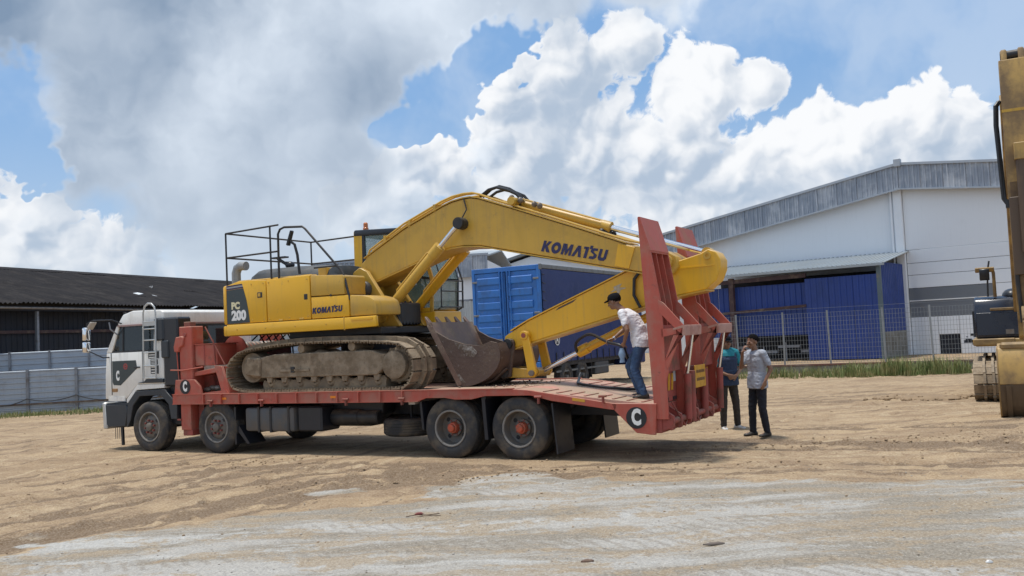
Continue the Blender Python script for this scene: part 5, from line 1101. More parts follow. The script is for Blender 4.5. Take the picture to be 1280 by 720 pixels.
# boom cylinders either side
for v in (B0 - .15, B1 + .15):
    a = Vector((4.98, v, 2.36)); b_ = Vector((6.66, v, 3.88)); d = (b_ - a).normalized()
    cb = MB().tube([a, a + d * .06, a + d * 1.62, a + d * 1.63], [.075, .088, .088, .10], 20); cb.tube([a + d * 1.50, a + d * 1.72], .103, 20)
    co_ = cb.build('boom_cylinder', YELD if v < 1.4 else YEL, ex, 0)
    MB().tube([a + d * 1.72, b_], .043, 16).build('cylinder_rod', CHROME, co_)
    MB().cyl(b_ + Vector((0, -.05, 0)), b_ + Vector((0, .05, 0)), .10, n=20).build('rod_eye', BLACK, co_); MB().cyl(a + Vector((0, -.06, 0)), a + Vector((0, .06, 0)), .11, n=20).build('base_eye', YELD, co_)
    n_ = Vector((-d.z, 0, d.x)) * .115; MB().tube([a + d * .5 + n_ * .6, a + d * .55 + n_, a + d * 1.45 + n_, a + d * 1.52 + n_ * .7], .018, 6).build('cylinder_pipe', YELD, co_)
# pipes along the top of the boom, hose loop at the crown
for k, v in enumerate((B0 + .02, B0 + .12, B1 - .12, B1 - .02)):
    mb = MB(); mb.tube([(4.50, v, 3.34), (4.62, v, 3.60), (5.40, v, 4.01), (6.22, v, 4.325), (6.44, v, 4.385), (6.66, v, 4.41), (6.85, v, 4.405), (7.0, v, 4.36), (7.2, v, 4.27)], .019, 7); mb.build('boom_pipe', YELD, boom)
    if k % 3 == 0: MB().tube([(7.2, v, 4.27), (8.3, v, 3.85), (9.6, v, 3.34), (10.0, v, 3.22)], .02, 7).build('boom_pipe', YELD, boom)
for k in range(3): u = 4.95 + k * .55; z = 3.745 + k * .225; MB().box((u, B0 - .005, z - .04), (u + .05, B1 + .005, z + .09)).build('pipe_clamp', YELD, boom)
for k in range(4): MB().tube([(4.55, B0 + .05 + k * .15, 3.36), (4.45, B0 + .0 + k * .15, 3.22), (4.36, B0 - .05 + k * .13, 3.0), (4.50, B0 - .1 + k * .12, 2.7)], .024, 7).build('hydraulic_hose', HOSE if k % 2 else YELD, ex)
mb = MB(); mb.ball((4.62, .80, 2.98), (.12, .12, .13)); mb.ball((4.74, .82, 2.86), (.13, .10, .15)); mb.cyl((4.66, .7, 2.55), (4.72, .75, 2.8), .07); mb.box((4.62, .62, 2.45), (4.84, .78, 2.52)); mb.box((4.60, .62, 2.58), (4.78, .78, 2.64)); mb.build('hose_bundle', BLACK, ex, .0)
for k, (v, h) in enumerate(((B0 + .12, .16), (B0 + .22, .19), (B1 - .15, .15))): MB().tube([(6.95, v, 4.34), (7.12, v, 4.34 + h * .6), (7.28, v, 4.30 + h), (7.48, v, 4.26 + h * .85), (7.66, v, 4.24 + .06), (7.74, v, 4.20)], .026, 8).build('crown_hose', HOSE, boom)
# arm cylinder
a = Vector((7.62, 1.42, 4.16)); b_ = Vector((10.86, 1.42, 3.03)); d = (b_ - a).normalized()
cb = MB(); cb.tube([a, a + d * .08, a + d * 1.66], [.06, .078, .078], 20); cb.tube([a + d * 1.60, a + d * 1.76], .095, 20); cy = cb.build('arm_cylinder', YELD, ex)
MB().tube([a + d * 1.76, b_], .048, 16).build('cylinder_rod', CHROME, cy); MB().cyl(b_ - Vector((0, .09, 0)), b_ + Vector((0, .09, 0)), .085, n=20).build('rod_eye', YELD, cy); MB().cyl(a - Vector((0, .14, 0)), a + Vector((0, .14, 0)), .085, n=20).build('base_eye', BLACK, cy)
for v in (1.33, 1.51): MB().tube([a + Vector((.1, v - 1.42, .06)), a + d * .8 + Vector((0, v - 1.42, .09)), a + d * 1.6 + Vector((0, v - 1.42, .08))], .016, 6).build('cylinder_pipe', YELD, cy)
for k in range(4): q = a + d * (1.62 + .05 * k); MB().ball((q.x, 1.34 + .05 * k, q.z - .10), (.05, .05, .05)).build('pipe_union', BLACK, cy)
for u in (7.60, 7.76, 8.02, 8.12): MB().ball((u, B0 + .06, 4.235 - (u - 7.6) * .37), (.045, .06, .055)).build('pipe_union', STEELW, boom)
# ---- arm, bucket cylinder, links
A0_, A1_ = 1.22, 1.62
ap = [(7.33, 1.90), (7.30, 1.78), (7.36, 1.66), (7.50, 1.69), (7.83, 1.78), (9.41, 2.155), (10.40, 2.40), (10.86, 2.47), (11.02, 2.60), (11.09, 2.76), (11.10, 2.90), (11.04, 3.02), (10.92, 3.08), (10.80, 3.02), (10.30, 2.90), (9.75, 2.86), (9.58, 2.83), (7.79, 2.14)]
arm = MB().prism(ap, A0_, A1_).build('arm', YEL, ex, .012)
bt = [(7.5, 1.685), (7.83, 1.775), (9.41, 2.15), (10.40, 2.395), (10.86, 2.465)]; MB().prism(lip(bt, -.022) + bt[::-1], A0_ - .025, A1_ + .025).build('bottom_flange', YELD, arm)
bt = [(7.45, 1.98), (7.79, 2.145), (9.58, 2.835), (9.75, 2.865)]; MB().prism(bt + lip(bt, .02)[::-1], A0_ - .02, A1_ + .02).build('top_flange', YELF, arm)
MB().prism([(10.2, 2.80), (11.0, 2.82), (11.0, 2.84), (10.2, 2.82)], A0_ - .01, A0_ + .01).build('weld_line', YELF, arm)
MB().lathe((10.90, A0_ - .02, 2.98), (0, 1, 0), [(.03, 0), (.06, 0), (.06, .02), (.03, .02)], 20).build('pin_boss', YELD, arm)
MB().prism([(8.30, 2.28), (8.62, 2.40), (8.70, 2.46), (8.36, 2.33)], A0_ - .003, A0_ + .004).build('paint_scrape', BUCK, arm)
stz = [(9.32, 2.62), (9.52, 2.68), (9.46, 2.60), (9.62, 2.58), (9.48, 2.54), (9.44, 2.44), (9.38, 2.53), (9.24, 2.50), (9.34, 2.57)]
MB().prism([(9.42 + (x - 9.42) * .75, 2.56 + (z - 2.56) * .75) for x, z in stz], A0_ - .003, A0_ + .004).build('paint_scrape', paint('grey_smudge', (.42, .33, .16), .6, dirt=(.5, .45, .38), amt=.6, scale=20), arm)
MB().tube([(9.85, A0_ - .03, 2.85), (9.72, A0_ - .04, 2.70), (9.70, A0_ - .04, 2.45), (9.80, A0_ - .05, 2.25)], .026, 7).build('hydraulic_hose', HOSE, arm)
a = Vector((10.25, 1.42, 2.27)); b_ = Vector((7.88, 1.42, 1.28)); d = (b_ - a).normalized()
cb = MB(); cb.tube([a, a + d * .06, a + d * 1.66], [.06, .075, .075], 20); cb.tube([a + d * 1.60, a + d * 1.80], .092, 20); cy = cb.build('bucket_cylinder', YEL, ex)
MB().tube([a + d * 1.80, b_], .040, 16).build('cylinder_rod', CHROME, cy); MB().cyl(b_ - Vector((0, .2, 0)), b_ + Vector((0, .2, 0)), .07, n=18).build('rod_eye', YELD, cy)
MB().tube([a + d * .3 + Vector((0, -.10, .02)), a + d * 1.0 + Vector((0, -.11, .0)), a + d * 1.6 + Vector((0, -.1, .0)), a + d * 1.76 + Vector((0, -.1, -.02))], .017, 6).build('cylinder_pipe', YELD, cy)
for v in (A0_ - .12, A1_ + .04): 
    lk = MB(); lk.prism([(7.69, 1.93), (7.82, 1.93), (7.95, 1.28), (7.90, 1.20), (7.80, 1.21)], v, v + .07); lk.cyl((7.755, v - .02, 1.90), (7.755, v + .09, 1.90), .075, n=18); lk.build('link_arm', YEL, ex, .006)
    lk = MB(); lk.prism([(7.30, 1.20), (7.86, 1.19), (7.92, 1.25), (7.86, 1.33), (7.30, 1.38)], v + .08 if v < 1.4 else v - .08, v + .16 if v < 1.4 else v); lk.build('bucket_link', YELD, ex, .006)
MB().cyl((7.755, A0_ - .15, 1.90), (7.755, A1_ + .15, 1.90), .04, n=16).build('link_pin', REDD, ex); MB().cyl((7.87, A0_ - .16, 1.27), (7.87, A1_ + .16, 1.27), .05, n=16).build('link_pin', STEELW, ex)
# ---- bucket
K0, K1 = .75, 2.20
shell = catmull([(6.09, 2.13), (6.36, 1.66), (6.62, 1.16), (6.72, 1.105), (6.88, 1.10), (7.18, 1.20), (7.40, 1.38), (7.48, 1.60), (7.42, 1.80)], 5, False)
inn = []
for i, p in enumerate(shell):
    t_ = (shell[min(i + 1, len(shell) - 1)] - shell[max(i - 1, 0)]).normalized(); inn.append(p + Vector((-t_[1], t_[0])) * .03)
bk = MB().prism([tuple(p) for p in shell] + [tuple(p) for p in inn[::-1]], K0 + .02, K1 - .02).build('bucket', BUCK, ex, 0, 25)
sidep = [tuple(p) for p in shell] + [(7.30, 1.83), (7.1, 1.76), (6.8, 1.80), (6.48, 1.90), (6.26, 2.02), (6.13, 2.16)]
for v in (K0, K1 - .035): MB().prism(sidep, v, v + .035).build('side_plate', BUCK, bk)
for v in (K0 - .012, K1 - .02): MB().prism([(6.07, 2.15), (6.64, 1.10), (6.72, 1.13), (6.20, 2.12)], v, v + .03).build('side_cutter', paint('scraped_rust_edge', (.16, .10, .075), .6, amt=.4, scale=6), bk)
for v in (1.0, 1.4, 1.85): MB().prism([(6.70, 1.093), (6.90, 1.09), (7.19, 1.185), (7.42, 1.37), (7.45, 1.36), (7.21, 1.165), (6.92, 1.068), (6.7, 1.075)], v, v + .08).build('wear_strip', BUCK, bk)
dv = Vector((-.48, 0, .877)); 
for k in range(5):
    v = K0 + .09 + k * (K1 - K0 - .18) / 4; p = Vector((6.10, v, 2.11)); s_ = Vector((.877, 0, .48)); y_ = Vector((0, 1, 0))
    A_ = [p - dv * .12 + y_ * .06 + s_ * .045, p - dv * .12 - y_ * .06 + s_ * .045, p - dv * .12 - y_ * .06 - s_ * .035, p - dv * .12 + y_ * .06 - s_ * .035]
    B_ = [p + dv * .06 + y_ * .05 + s_ * .04, p + dv * .06 - y_ * .05 + s_ * .04, p + dv * .06 - y_ * .05 - s_ * .03, p + dv * .06 + y_ * .05 - s_ * .03]
    C_ = [p + dv * .22 + y_ * .035 + s_ * .008, p + dv * .22 - y_ * .035 + s_ * .008, p + dv * .22 - y_ * .035 - s_ * .008, p + dv * .22 + y_ * .035 - s_ * .008]
    MB().loft([A_, B_, C_]).build('tooth', MATS['scraped_rust_edge'], bk, .006)
MB().prism([(6.06, 2.19), (6.14, 2.20), (6.34, 1.76), (6.26, 1.74)], K0 + .03, K1 - .03).build('cutting_lip', MATS['scraped_rust_edge'], bk)
for v in (1.12, 1.66): MB().prism([(7.20, 1.60), (7.42, 1.86), (7.52, 1.84), (7.55, 1.70), (7.50, 1.52), (7.46, 1.22), (7.30, 1.18), (7.22, 1.28)], v, v + .05).build('bucket_ear', BUCK, bk, .006)
PALESC = paint('pale_scrape', (.36, .34, .31), .7, dirt=(.10, .07, .05), amt=.75, scale=14, var=.3)
for ring in ([(6.60, 1.86), (6.75, 1.80), (6.95, 1.76), (7.05, 1.66), (6.98, 1.58), (6.84, 1.60), (6.78, 1.70), (6.66, 1.74)], [(6.62, 1.30), (6.66, 1.24), (6.72, 1.16), (6.80, 1.15), (6.74, 1.22), (6.68, 1.30)]): MB().prism(ring, K0 - .004, K0 + .002).build('scrape', PALESC, bk)
for (u, z) in ((7.44, 1.77), (7.34, 1.29)): MB().cyl((u, 1.08, z), (u, 1.75, z), .085, n=20).build('bucket_pin', BLACK, bk)
# soil shaken off the bucket on the deck
sp = [(random.gauss(7.55, .35), random.uniform(.5, 2.2)) for k in range(90)]; mb = MB()
for (u, v) in sp: r = random.choice((.008, .01, .014, .024)); mb.ball((u, v, 1.085 + r * .3), (r, r * .8, r * .6), 6, 4)

sd_ = mb.mesh('deck_soil', MUD, 0, 60); o = obj('deck_soil', sd_, None, tw(0, 0), (0, 0, -YAW)); tag(o, 'crumbs of dried mud fallen on the lorry deck below the bucket', 'soil', kind='stuff')
# ------------------------------------------------------------------ blue curtain-sided lorry behind
cdir = ray(673, 330); cc = CAM + cdir * (28.5 / cdir.y); zt = cc.z; cg = Vector((cc.x, cc.y, 0))
ct = thing('curtain_side_lorry', 'blue box lorry with ribbed rear doors and dark blue side curtain', 'lorry', cg, -YAW)
def cpx(x, y):
    w = onplane(x, y, cg, U) - cg; return w.dot(V), w.z
zbm = 1.02; W_ = 2.42; LN = 7.4
MB().box((-W_ + .05, .12, zbm), (-.06, LN, zt - .06)).build('box_body', TARP, ct)
for (x0, x1) in ((-W_ + .10, -W_ / 2 - .015), (-W_ / 2 + .015, -.10)):
    d = MB().box((x0, .03, zbm + .05), (x1, .09, zt - .16)).build('rear_door', BLUEC, ct, .008)
    n_ = 7; hh_ = (zt - .22 - zbm - .1) / n_
    for k in range(n_):
        z = zbm + .10 + k * hh_; MB().prism([(.03, z + .05), (-.012, z + .09), (-.012, z + hh_ - .11), (.03, z + hh_ - .07)], x0 + .10, x1 - .16, 'x').build('pressed_rib', BLUEC, d)
    s = 1 if x0 > -W_ / 2 else -1; xr = x0 + .07 if s > 0 else x1 - .07
    for dx in (0, .10 * s): MB().cyl((xr + dx, -.02, zbm - .02), (xr + dx, -.02, zt - .14), .02, n=10).build('lock_rod', BLUEC, d)
    xh = x1 - .02 if s > 0 else x0 + .02
    for f in (.12, .5, .85): MB().box((xh - .10, -.01, zbm + f * (zt - zbm)), (xh + .10, .03, zbm + f * (zt - zbm) + .06)).build('hinge', GREYF, d, .006)
    MB().box((xr - .06, -.05, zbm + .75), (xr + .3 * s, -.025, zbm + .80)).build('lock_handle', GREYF, d)
MB().box((-W_, .0, zbm - .14), (-W_ + .10, .12, zt)).build('corner_post', BLUEC, ct, .01); MB().box((-.10, .0, zbm - .14), (.0, .12, zt)).build('corner_post', BLUEC, ct, .01)
MB().box((-W_ + .1, .0, zt - .15), (-.1, .12, zt)).build('door_header', BLUEC, ct, .01); MB().box((-W_ + .1, .0, zbm - .14), (-.1, .12, zbm + .03)).build('door_sill', BLUEC, ct, .01)
MB().box((-.06, .12, zt - .12), (.015, LN, zt + .01)).build('roof_rail', GREYF, ct, .01); MB().box((-W_, .12, zt - .03), (-.06, LN, zt)).build('roof', GREYF, ct)
MB().box((-.02, .0, zt - .16), (.03, .16, zt + .02)).build('corner_cap', GREYF, ct, .01)
# the curtain, gently wavy
mb = MB(); ny_ = 60; rows_ = []
for j in range(9):
    z = zbm - .02 + (zt - .12 - zbm) * j / 8
    rows_.append([(.012 + .012 * math.sin(i * .9 + j * .3) * (1 - j / 9) + .008 * noise.noise(Vector((i * .25, j * .5, 2))), .14 + (LN - .16) * i / ny_, z) for i in range(ny_ + 1)])
for r in rows_: mb.v += r
for j in range(8): mb.f += [(j * (ny_ + 1) + i, j * (ny_ + 1) + i + 1, (j + 1) * (ny_ + 1) + i + 1, (j + 1) * (ny_ + 1) + i) for i in range(ny_)]
cu = mb.build('side_curtain', TARP, ct, 0, 80)
for k in range(13): y = .35 + k * .55; MB().box((.02, y, zbm - .08), (.034, y + .045, zbm + .28)).build('buckle_strap', BLACKP, cu)
for k in range(9): z = zt - .3 - k * .27; MB().tube([(.03, .16, z), (.045, .30 + .05 * (k % 2), z - .03)], .012, 5).build('lacing', BLACKP, cu)
ya, za = cpx(695.5, 424.5); ring_ = MB().lathe((.031, ya, za), (1, 0, 0), [(.155, 0), (.185, 0), (.185, .004), (.155, .004)], 32).build('emblem_ring', WHITE, cu)
MB().lathe((.027, ya, za), (1, 0, 0), [(.001, 0), (.16, 0), (.16, .004), (.0011, .004)], 28).build('emblem_disc', BLACKP, cu)
obj('letter', text_mesh('A', .30, WHITE, .002, .01, 0, .8), cu, (.036, ya, za), (math.pi / 2, 0, math.pi / 2))
w_ = onplane(661.5, 433, cg, V) - cg; MB().cyl((w_.dot(U), -.018, w_.z), (w_.dot(U), -.03, w_.z), .2, n=28).build('black_disc', SIGNBLK, ct)
obj('letter', text_mesh('A', .34, WHITE, .002, .012, 0, .8), ct, (w_.dot(U), -.034, w_.z), RY_)
for x in (-1.75, -.75): MB().box((x, .3, .62), (x + .09, LN + 1.5, .86)).build('chassis_rail', BLACK, ct)
MB().box((-W_ + .1, .2, .86), (-.05, LN, 1.0)).build('subframe', BLACK, ct)
def cwheel(y, x, s):
    w = obj('wheel', RR, ct, (x, y, TR - .012), (0, 0, math.pi / 2 if s > 0 else -math.pi / 2)); obj('tyre', TYM, w); obj('hub_cap', hubF, w)
for y in (1.75, 3.02, LN + .75): cwheel(y, -.02, 1); cwheel(y, -W_ + .02, -1)
for y in (.25, 3.8): MB().box((-.55, y, .35), (-.05, y + .04, .95)).build('mud_flap', BLACKP, ct)
MB().box((-.40, 4.2, .42), (-.05, 5.4, .88)).build('fuel_tank', TANK, ct, .04)
MB().box((-.06, 1.0, .66), (-.03, 5.8, .72)).build('side_guard', GREYF, ct)
MB().box((-W_ + .2, .05, .45), (-.2, .13, .57)).build('rear_bumper', BLACK, ct)
for x in (-W_ + .3, -.5): MB().box((x, .03, .62), (x + .22, .06, .72)).build('tail_lamp', paint('red_lens', (.35, .02, .02), .3, amt=.1), ct)
cb_ = MB().prism([(LN + .1, .6), (LN + 1.9, .6), (LN + 1.95, 1.7), (LN + 1.75, 2.75), (LN + .1, 2.85)], -W_ + .1, -.08, 'x').build('cab', TARP, ct, .05)
MB().prism([(LN + .7, 1.75), (LN + 1.7, 1.75), (LN + 1.6, 2.45), (LN + .7, 2.5)], -.085, -.07, 'x').build('side_window', GLASS, cb_)

# ------------------------------------------------------------------ second excavator at the right edge, facing the camera
Pf = onz(1219, 503); fw = Vector((-.47, -.883, 0)).normalized(); rt = Vector((-fw.y, fw.x, 0))     # forward, image right
r2 = Pf + rt * 1.40 - fw * 2.03
e2 = thing('parked_excavator', 'dusty yellow excavator with black engine box parked by the wire fence', 'excavator', r2, math.atan2(fw.y, fw.x))
for v0 in (-1.40, .80):
    track(e2, 'track', [(4.16 - a, b - 1.088) for a, b in loop][::-1], v0, .60, 44)
MB().box((-1.0, -.9, .35), (1.0, .9, .75)).build('car_body', BLACK, e2, .05); MB().cyl((0, 0, .7), (0, 0, 1.12), .62, n=36).build('slew_ring', BLACK, e2)
MB().box((-2.3, -1.34, 1.16), (1.25, 1.34, 1.32)).build('revolving_frame', YEL2, e2, .02)
MB().box((-1.2, -1.38, 1.18), (1.28, -.55, 1.33)).build('side_skirt', YEL2, e2, .02)
eb = MB().prism([(-1.1, 1.34), (1.18, 1.34), (1.20, 1.95), (1.06, 2.20), (.9, 2.26), (-1.1, 2.26)], -1.32, -.42).build('engine_box', NAVY, e2, .05, seg=2)
MB().box((1.19, -1.0, 1.94), (1.24, -.45, 2.0)).build('grab_bar', YEL2, eb, .01); MB().box((1.195, -1.28, 1.40), (1.21, -.46, 1.90)).build('box_door', NAVY, eb, .02)
MB().box((1.20, -.72, 1.42), (1.225, -.56, 1.52)).build('latch', STEELW, eb)
MB().box((.9, -1.36, 1.45), (1.1, -1.31, 1.95)).build('side_vent', BLACKP, eb)
st_ = MB(); st_.tube([(1.0, -.88, 2.24), (1.0, -.88, 2.78), (1.0, -.90, 2.86)], .035, 8); sm_ = st_.build('mirror_stalk', YEL2, e2)
MB().tube([(1.02, -1.02, 2.26), (1.04, -1.0, 2.8), (1.02, -.95, 3.05)], .02, 7).build('mirror_stay', BLACK, sm_)
MB().prism([(1.0, 2.62), (1.06, 2.64), (1.10, 2.86), (1.04, 2.90)], -1.16, -.96).build('mirror', BLACKP, sm_, .012); MB().prism([(1.0, 2.80), (1.06, 2.82), (1.08, 2.90), (1.0, 2.92)], -1.24, -.86).build('lamp_bracket', YEL2, sm_, .01)
MB().ball((.7, -.55, 2.26), (.3, .2, .16)).build('air_cleaner', BLACKP, e2)
MB().box((-2.9, -1.34, 1.3), (-1.1, 1.34, 2.3)).build('engine_bay', YEL2, e2, .06); MB().box((-3.1, -1.34, 1.16), (-2.5, 1.34, 2.2)).build('counterweight', YEL2, e2, .12, seg=2)
c2 = MB().prism([(-1.0, 1.32), (1.35, 1.32), (1.4, 2.0), (1.2, 2.6), (.75, 3.05), (-.95, 3.1)], .36, 1.34).build('operator_cab', YEL2, e2, .04)
MB().prism([(-.2, 1.75), (1.25, 1.75), (1.26, 2.0), (1.08, 2.55), (.7, 2.95), (-.2, 2.98)], .352, .36).build('side_window', GLASS, c2); MB().box((1.36, .45, 1.5), (1.405, 1.25, 2.0)).build('front_window', GLASS, c2)
# boom, arm and bucket; find the bucket's place from where it rests on the ground
bq = onz(1301, 523) - r2; bu = bq.dot(fw); bv = bq.dot(rt)
au = bu - .35
MB().prism([(.6, 1.9), (.9, 1.55), (2.1, 2.9), (3.2, 4.1), (au - .55, 5.35), (au - .05, 5.45), (au + .05, 5.75), (au - .3, 5.95), (2.7, 4.95), (1.5, 3.5)], bv - .26, bv + .26).build('boom', YEL2, e2, .012)
MB().box((au + .262, bv - .2, 2.0), (au + .285, bv + .2, 5.0)).build('stained_front_plate', MATS.get('x') or paint('oil_stained_yellow', (.24, .145, .055), .6, dirt=(.10, .065, .04), amt=.6, scale=2.5, streak=.6), e2)
a2 = MB().prism([(au - .18, 6.45), (au + .20, 6.48), (au + .30, 5.9), (au + .26, 1.45), (au + .02, 1.38), (au - .12, 3.0), (au - .34, 5.2), (au - .34, 5.8)], bv - .235, bv + .235).build('arm', YEL2, e2, .015)
MB().prism([(au + .14, 5.55), (au + .305, 5.55), (au + .30, 5.50), (au + .14, 5.50)], bv - .24, bv + .24).build('weld_line', YELD, a2)
for v in (bv - .19, bv + .09): MB().prism([(au - .12, 6.40), (au + .14, 6.40), (au + .10, 6.68), (au - .02, 6.72), (au - .1, 6.66)], v, v + .10).build('cylinder_lug', YEL2, a2, .02)
MB().cyl((au + .0, bv - .2, 6.60), (au + .0, bv + .2, 6.60), .08, n=16).build('lug_pin', BLACK, a2)
cy2 = MB().tube([(au + .40, bv, 4.75), (au + .42, bv, 2.95)], .085, 18).build('bucket_cylinder', paint('oily_brown_steel', (.095, .06, .036), .6, amt=.3, dirt=(.15, .1, .06), scale=4), e2)
MB().tube([(au + .42, bv, 2.95), (au + .44, bv, 1.75)], .045, 14).build('cylinder_rod', STEELW, cy2); MB().box((au + .27, bv - .1, 4.6), (au + .5, bv + .1, 4.9)).build('cylinder_bracket', YEL2, cy2, .01)
for v in (bv - .17, bv + .10): MB().prism([(au + .22, 1.9), (au + .32, 2.0), (au + .50, 1.78), (au + .44, 1.66)], v, v + .07).build('link_arm', YEL2, e2, .01); MB().prism([(au + .40, 1.78), (au + .52, 1.72), (au + .42, 1.08), (au + .30, 1.1)], v + .005, v + .065).build('bucket_link', YEL2, e2, .01)
for (v, o_) in ((bv - .27, 0), (bv - .30, .06)):
    MB().tube([(au + .1, v + .02, 5.75), (au + .12 + o_, v - .04, 5.66), (au + .14 + o_, v - .06, 5.3), (au + .16 + o_, v - .04, 4.6), (au + .18, v - .02, 3.95), (au + .2, v + .03, 3.86)], .030, 8).build('hydraulic_hose', HOSE, a2)
MB().tube([(au + .30, bv - .20, 3.9), (au + .32, bv - .19, 2.4), (au + .28, bv - .16, 1.7)], .035, 8).build('hydraulic_pipe', BLACK, a2)
MB().box((au + .1, bv - .29, 3.78), (au + .30, bv - .2, 3.92)).build('pipe_clamp', BLACK, a2)
MB().box((au + .27, bv - .23, 2.55), (au + .36, bv + .23, 3.95)).build('oily_cover_plate', MATS['oily_brown_steel'], a2, .01)
bw = .60; pr = [(au - .10, 1.30), (au + .30, 1.34), (au + .48, 1.25), (au + .60, .95), (au + .62, .60), (au + .55, .25), (au + .36, .04), (au + .10, .0), (au - .4, .12), (au - .55, .20), (au - .50, .26), (au + .05, .10), (au + .3, .14), (au + .45, .30), (au + .5, .6), (au + .46, .95), (au + .3, 1.2), (au - .1, 1.22)]
BK2 = paint('worn_bucket_brown', (.10, .066, .038), .7, dirt=(.17, .12, .07), amt=.35, scale=3, streak=.4)
up_ = [p for p in pr if p[1] >= .6 or True]
b2 = MB().prism([(au - .10, 1.30), (au + .30, 1.34), (au + .48, 1.25), (au + .60, .95), (au + .62, .62), (au + .5, .62), (au + .46, .95), (au + .3, 1.2), (au - .1, 1.22)], bv - bw, bv + bw).build('bucket', YEL2, e2, .01)
MB().prism([(au + .618, .618), (au + .55, .25), (au + .36, .04), (au + .10, .0), (au - .4, .12), (au - .55, .20), (au - .50, .26), (au + .05, .10), (au + .3, .14), (au + .45, .30), (au + .5, .618)], bv - bw, bv + bw).build('bucket_bottom', BK2, b2, .01)
for v in (bv - bw - .02, bv + bw - .01): MB().prism([(au - .10, 1.28), (au + .48, 1.25), (au + .60, .95), (au + .62, .60), (au + .55, .25), (au + .36, .04), (au + .10, .0), (au - .4, .12), (au - .3, .5), (au - .1, .9)], v, v + .03).build('side_plate', YEL2, b2, .006)
MB().box((au + .28, bv - bw + .04, 1.22), (au + .5, bv + bw - .04, 1.36)).build('top_torsion_tube', YEL2, b2, .04)
for k in range(3): MB().prism([(au + .63, .6), (au + .56, .24), (au + .37, .02), (au + .37, .0), (au + .58, .23), (au + .655, .6)], bv - .5 + .46 * k, bv - .42 + .46 * k).build('wear_strip', BK2, b2)
for k in range(5): MB().prism([(au - .5, .14), (au - .5, .24), (au - .74, .21), (au - .74, .19)], bv - bw + .04 + k * .27, bv - bw + .14 + k * .27).build('tooth', STEELW, b2)
# ------------------------------------------------------------------ people
def remesh(b, name, mat, parent, vox, smooth=6):
    me = bpy.data.meshes.new(name); me.from_pydata([tuple(p) for p in b.v], [], b.f); o = bpy.data.objects.new(name, me); col.objects.link(o)
    bm = bmesh.new(); bm.from_mesh(me); bmesh.ops.recalc_face_normals(bm, faces=bm.faces); bm.to_mesh(me); bm.free()
    r = o.modifiers.new('r', 'REMESH'); r.mode = 'VOXEL'; r.voxel_size = vox; r.use_smooth_shade = True
    if smooth: s = o.modifiers.new('s', 'SMOOTH'); s.iterations = smooth; s.factor = .5
    dg = bpy.context.evaluated_depsgraph_get(); dg.update(); m2 = bpy.data.meshes.new_from_object(o.evaluated_get(dg)); m2.name = name
    bpy.data.objects.remove(o); m2.materials.clear(); m2.materials.append(mat)
    for p in m2.polygons: p.use_smooth = True
    if name in ('shirt', 'trousers', 'teal_sleeve'):     # folds in the cloth
        ns = [v.normal.copy() for v in m2.vertices]; sd0 = len(b.v) * .37
        for v, nn in zip(m2.vertices, ns):
            q_ = v.co; f_ = noise.noise(Vector((q_.x * 9 + sd0, q_.y * 9, q_.z * 16))) + .6 * noise.noise(Vector((q_.x * 22, q_.y * 22 + sd0, q_.z * 30))); r_ = 1 - abs(f_); v.co = q_ + nn * (.013 * (r_ - .75))
    return obj(name, m2, parent)
def cap(b, p, q, r0, r1, n=12):
    p = Vector(p); q = Vector(q); d = (q - p).normalized(); pts = []; rs = []
    for k in range(4): a = math.pi / 2 * (k / 4); pts.append(p - d * r0 * math.cos(a)); rs.append(max(.001, r0 * math.sin(a)))
    pts.append(p); rs.append(r0); pts.append(q); rs.append(r1)
    for k in range(1, 5): a = math.pi / 2 * (k / 4); pts.append(q + d * r1 * math.sin(a)); rs.append(max(.001, r1 * math.cos(a)))
    b.tube(pts, rs, n)
def sections(b, secs, n=18):
    """loft of ellipses: (centre, normal, side axis, half depth, half width)"""
    loops = []
    for (c, nrm, side, rd, rw) in secs:
        c = Vector(c); nrm = Vector(nrm).normalized(); s = Vector(side); s = (s - nrm * s.dot(nrm)).normalized(); f = s.cross(nrm)
        loops.append([c + f * rd * math.copysign(abs(math.cos(t)) ** .85, math.cos(t)) + s * rw * math.copysign(abs(math.sin(t)) ** .85, math.sin(t)) for t in (2 * math.pi * k / n for k in range(n))])
    b.loft(loops)
def hand(b, wrist, dirv, palm_n, side, curl, s=1.0):
    """palm, four jointed fingers of unequal length, thumb leaving the side of the palm"""
    d = Vector(dirv).normalized(); n = Vector(palm_n); n = (n - d * n.dot(d)).normalized(); t = d.cross(n) * side; w = Vector(wrist)
    k0 = w + d * .085 * s
    for o_ in (-.026, -.009, .009, .026): cap(b, w + t * o_ * .7 + d * .01, k0 + t * o_, .013 * s, .0115 * s, 8)
    for o_, ln in ((.029, .070), (.010, .080), (-.010, .075), (-.029, .060)):
        p = k0 + t * o_ * s; a = 0.0
        for j, f in enumerate((.45, .32, .23)):
            a += curl * (1.0 if j else .7); q = p + (d * math.cos(a) + n * math.sin(a)) * ln * f * s; cap(b, p, q, .0092 * s - j * .0008, .0085 * s - j * .0008, 8); p = q
    p = w + d * .025 * s + t * .030 * s; q = p + (d * .55 + t * .75 + n * .25).normalized() * .04 * s; cap(b, p, q, .0125, .0105, 8); r = q + (d * .8 + t * .15 + n * (.2 + curl * .4)).normalized() * .032 * s; cap(b, q, r, .0105, .009, 8)
